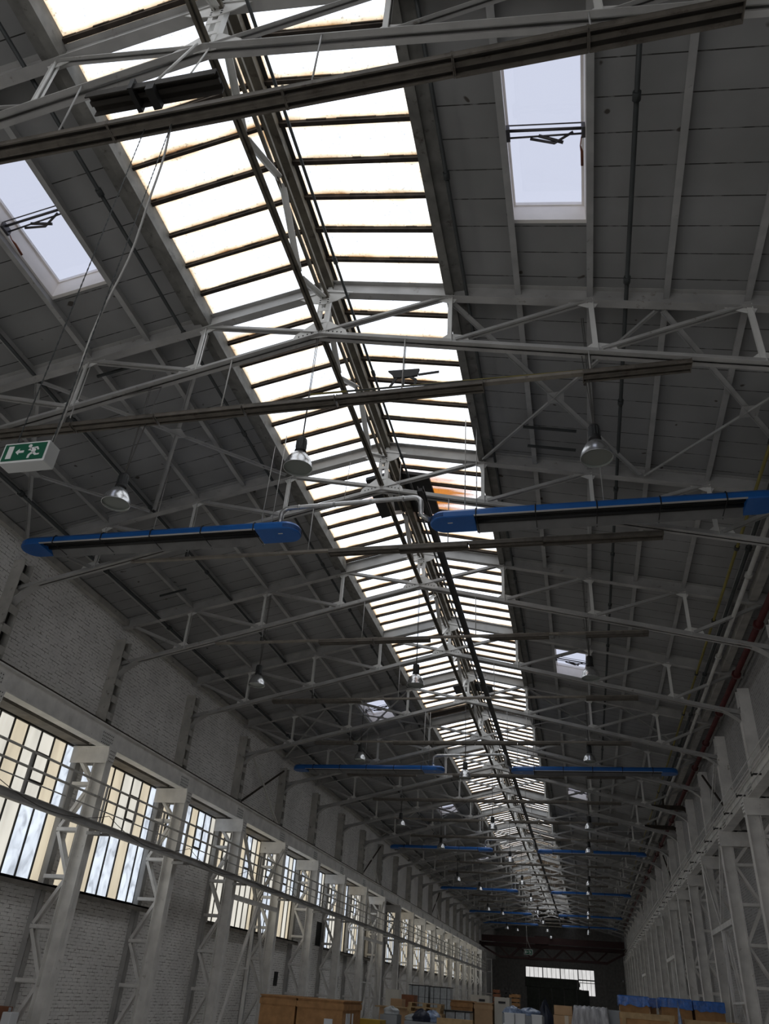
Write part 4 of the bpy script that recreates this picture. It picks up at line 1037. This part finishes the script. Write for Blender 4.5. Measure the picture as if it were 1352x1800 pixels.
def timber(x0, x1, y, h, lab):
    r = thing('long_crate', ((x0+x1)/2, y, 0), lab, 'crate')
    MB().box(x0, x1, y, y+1.1, .1, h).build('body', M['wood'], r)
    b = MB(); b.box(x0-.02, x1+.02, y-.02, y+.02, h-.10, h+.01); b.box(x0-.02, x1+.02, y-.02, y+.02, .0, .12)
    for x in (x0+.05, x1-.05): b.box(x-.04, x+.04, y-.03, y+.01, .1, h)
    b.build('batten', M['woodlt'], r)
timber(.66, 1.72, 20.0, 1.63, 'long brown wooden crate at right, left half beside the wrapped white pack')
timber(1.95, 3.1, 20.0, 1.58, 'long brown wooden crate at right, right half')
lumpy('wrapped_pack', (1.84, 19.98, 0), .09, .12, 1.66, 'bluebag', 'narrow white film-wrapped pack between the long brown crates', 'pack', 8)
def hooded(x0, x1, y, h, lab):
    r = thing('hooded_crate', ((x0+x1)/2, y, 0), lab, 'crate', 'brown crates under blue film hoods')
    MB().box(x0, x1, y, y+1.1, 0, h-.03).build('body', M['wood'], r)
    a, b = x0-.03, x1+.03; mb = MB(); n = 10
    lo = []
    for (ins, z) in ((0, h-.27), (.0, h-.02), (.05, h)):
        L_ = []
        for (p, q) in (((a,y-.03),(b,y-.03)), ((b,y-.03),(b,y+1.13)), ((b,y+1.13),(a,y+1.13)), ((a,y+1.13),(a,y-.03))):
            for k in range(n):
                t = k/n; L_.append((p[0]+(q[0]-p[0])*t, p[1]+(q[1]-p[1])*t, z+(RND.uniform(-.035,.035) if z < h-.1 else 0)))
        cx, cy = (a+b)/2, y+.55
        L_ = [(cx+(px-cx)*(1-ins*.4), cy+(py-cy)*(1-ins*.4), pz) for px, py, pz in L_]; lo.append(L_)
    mb.loft(lo, cap0=False); mb.build('film_hood', M['bluefilm'], r)
hooded(.98, 1.86, 30, 2.09, 'brown crate under a blue film hood, leftmost of the blue-topped row')
hooded(1.98, 2.17, 31.2, 2.08, 'narrow blue-hooded crate in the gap of the blue-topped row')
hooded(2.24, 3.15, 30, 2.10, 'brown crate under a blue film hood, wide one in the middle of the row')
hooded(3.24, 4.12, 30, 2.08, 'brown crate under a blue film hood, rightmost, behind the columns')
# odds and ends at the lower left of the goods
crate(-6.72, -5.95, 26, 26.8, .97, 'yellow steel box at the foot of the left columns', 'yellowbox', battens=False, name='steel_box')
crate(-6.28, -5.75, 27.4, 28.1, 1.10, 'blue-grey plastic box behind the yellow box', 'greybox', battens=False, name='plastic_box')
crate(-5.55, -4.35, 27.6, 28.7, .98, 'low grey carton under the plastic bags', 'greybox', battens=False, name='carton')
lumpy('plastic_bag', (-5.06, 27.9, .985), .26, .3, .30, 'navy', 'dark round bag in front of the pallet stack', 'bag', 11)
lumpy('plastic_bag', (-4.80, 28.2, .985), .30, .3, .27, 'bluebag', 'shiny pale blue bag beside the dark round bag', 'bag', 12)
lumpy('plastic_bag', (-5.42, 28.2, .985), .22, .25, .16, 'greyfilm', 'crumpled grey film bag left of the dark round bag', 'bag', 13)
lumpy('plastic_bag', (-6.0, 27.75, 1.105), .24, .25, .20, 'greyfilm', 'crumpled grey film heap on the blue-grey box', 'bag', 14)
tag(MB().box(-3.95, -3.0, 24.0, 24.3, 0, 1.19).build('timber_beam_stack', M['woodlt'], origin=(-3.5,24.1,0)), 'pale timber pack low in front of the middle crates', 'timber')
r = thing('white_canister', (-12.25, 17.55, 0), 'white plastic canister at the lower left corner by the wall column', 'canister')
MB().box(-12.36, -12.14, 17.4, 17.7, 0, .78).build('body', M['bin'], r, bevel=.02); MB().tube([(-12.3,17.55,.78),(-12.3,17.55,.86)], .03).build('cap', M['greybox'], r)
crate(-12.95, -12.55, 17.3, 18.0, .86, 'brown box at the lower left corner beside the white canister', 'woodred', battens=False, name='cardboard_box')
tag(MB().lathe([(.0,.14),(.10,.10),(.14,0),(.10,-.10),(0,-.14)], (5.0,130,5.2)).build('wall_lamp', M['bin'], origin=(5.0,130,5.2)), 'small round white lamp glowing faintly near the far right corner', 'lamp')

# ------------------------------------------------------------------ world, camera, view
w = bpy.data.worlds.new('overcast_sky'); S.world = w; w.use_nodes = True
bg = w.node_tree.nodes['Background']; bg.inputs[0].default_value = (.74,.77,.88,1); bg.inputs[1].default_value = 1.06

cam = bpy.data.cameras.new('camera'); co = bpy.data.objects.new('camera', cam); COL.objects.link(co)
F = 1336.4; pitch, yaw, roll = 5.62851085e-01, 2.62307154e-01, 7.60498820e-02
co.matrix_world = Matrix.Translation((0,0,1.65)) @ (Matrix.Rotation(yaw,4,'Z') @ Matrix.Rotation(PI/2+pitch,4,'X') @ Matrix.Rotation(roll,4,'Z'))
cam.sensor_fit = 'VERTICAL'; cam.sensor_height = 36; cam.lens = F/1800*36; cam.clip_end = 400; cam.clip_start = .05
S.camera = co
S.view_settings.view_transform = 'Standard'; S.view_settings.look = 'None'; S.view_settings.gamma = 1; S.view_settings.use_curve_mapping = False
S.view_settings.exposure = 0.0
S.cycles.use_denoising = True
S.cycles.max_bounces = 8; S.cycles.diffuse_bounces = 6; S.cycles.glossy_bounces = 3; S.cycles.transparent_max_bounces = 8
S.cycles.sample_clamp_indirect = 4
S.cycles.caustics_reflective = False; S.cycles.caustics_refractive = False
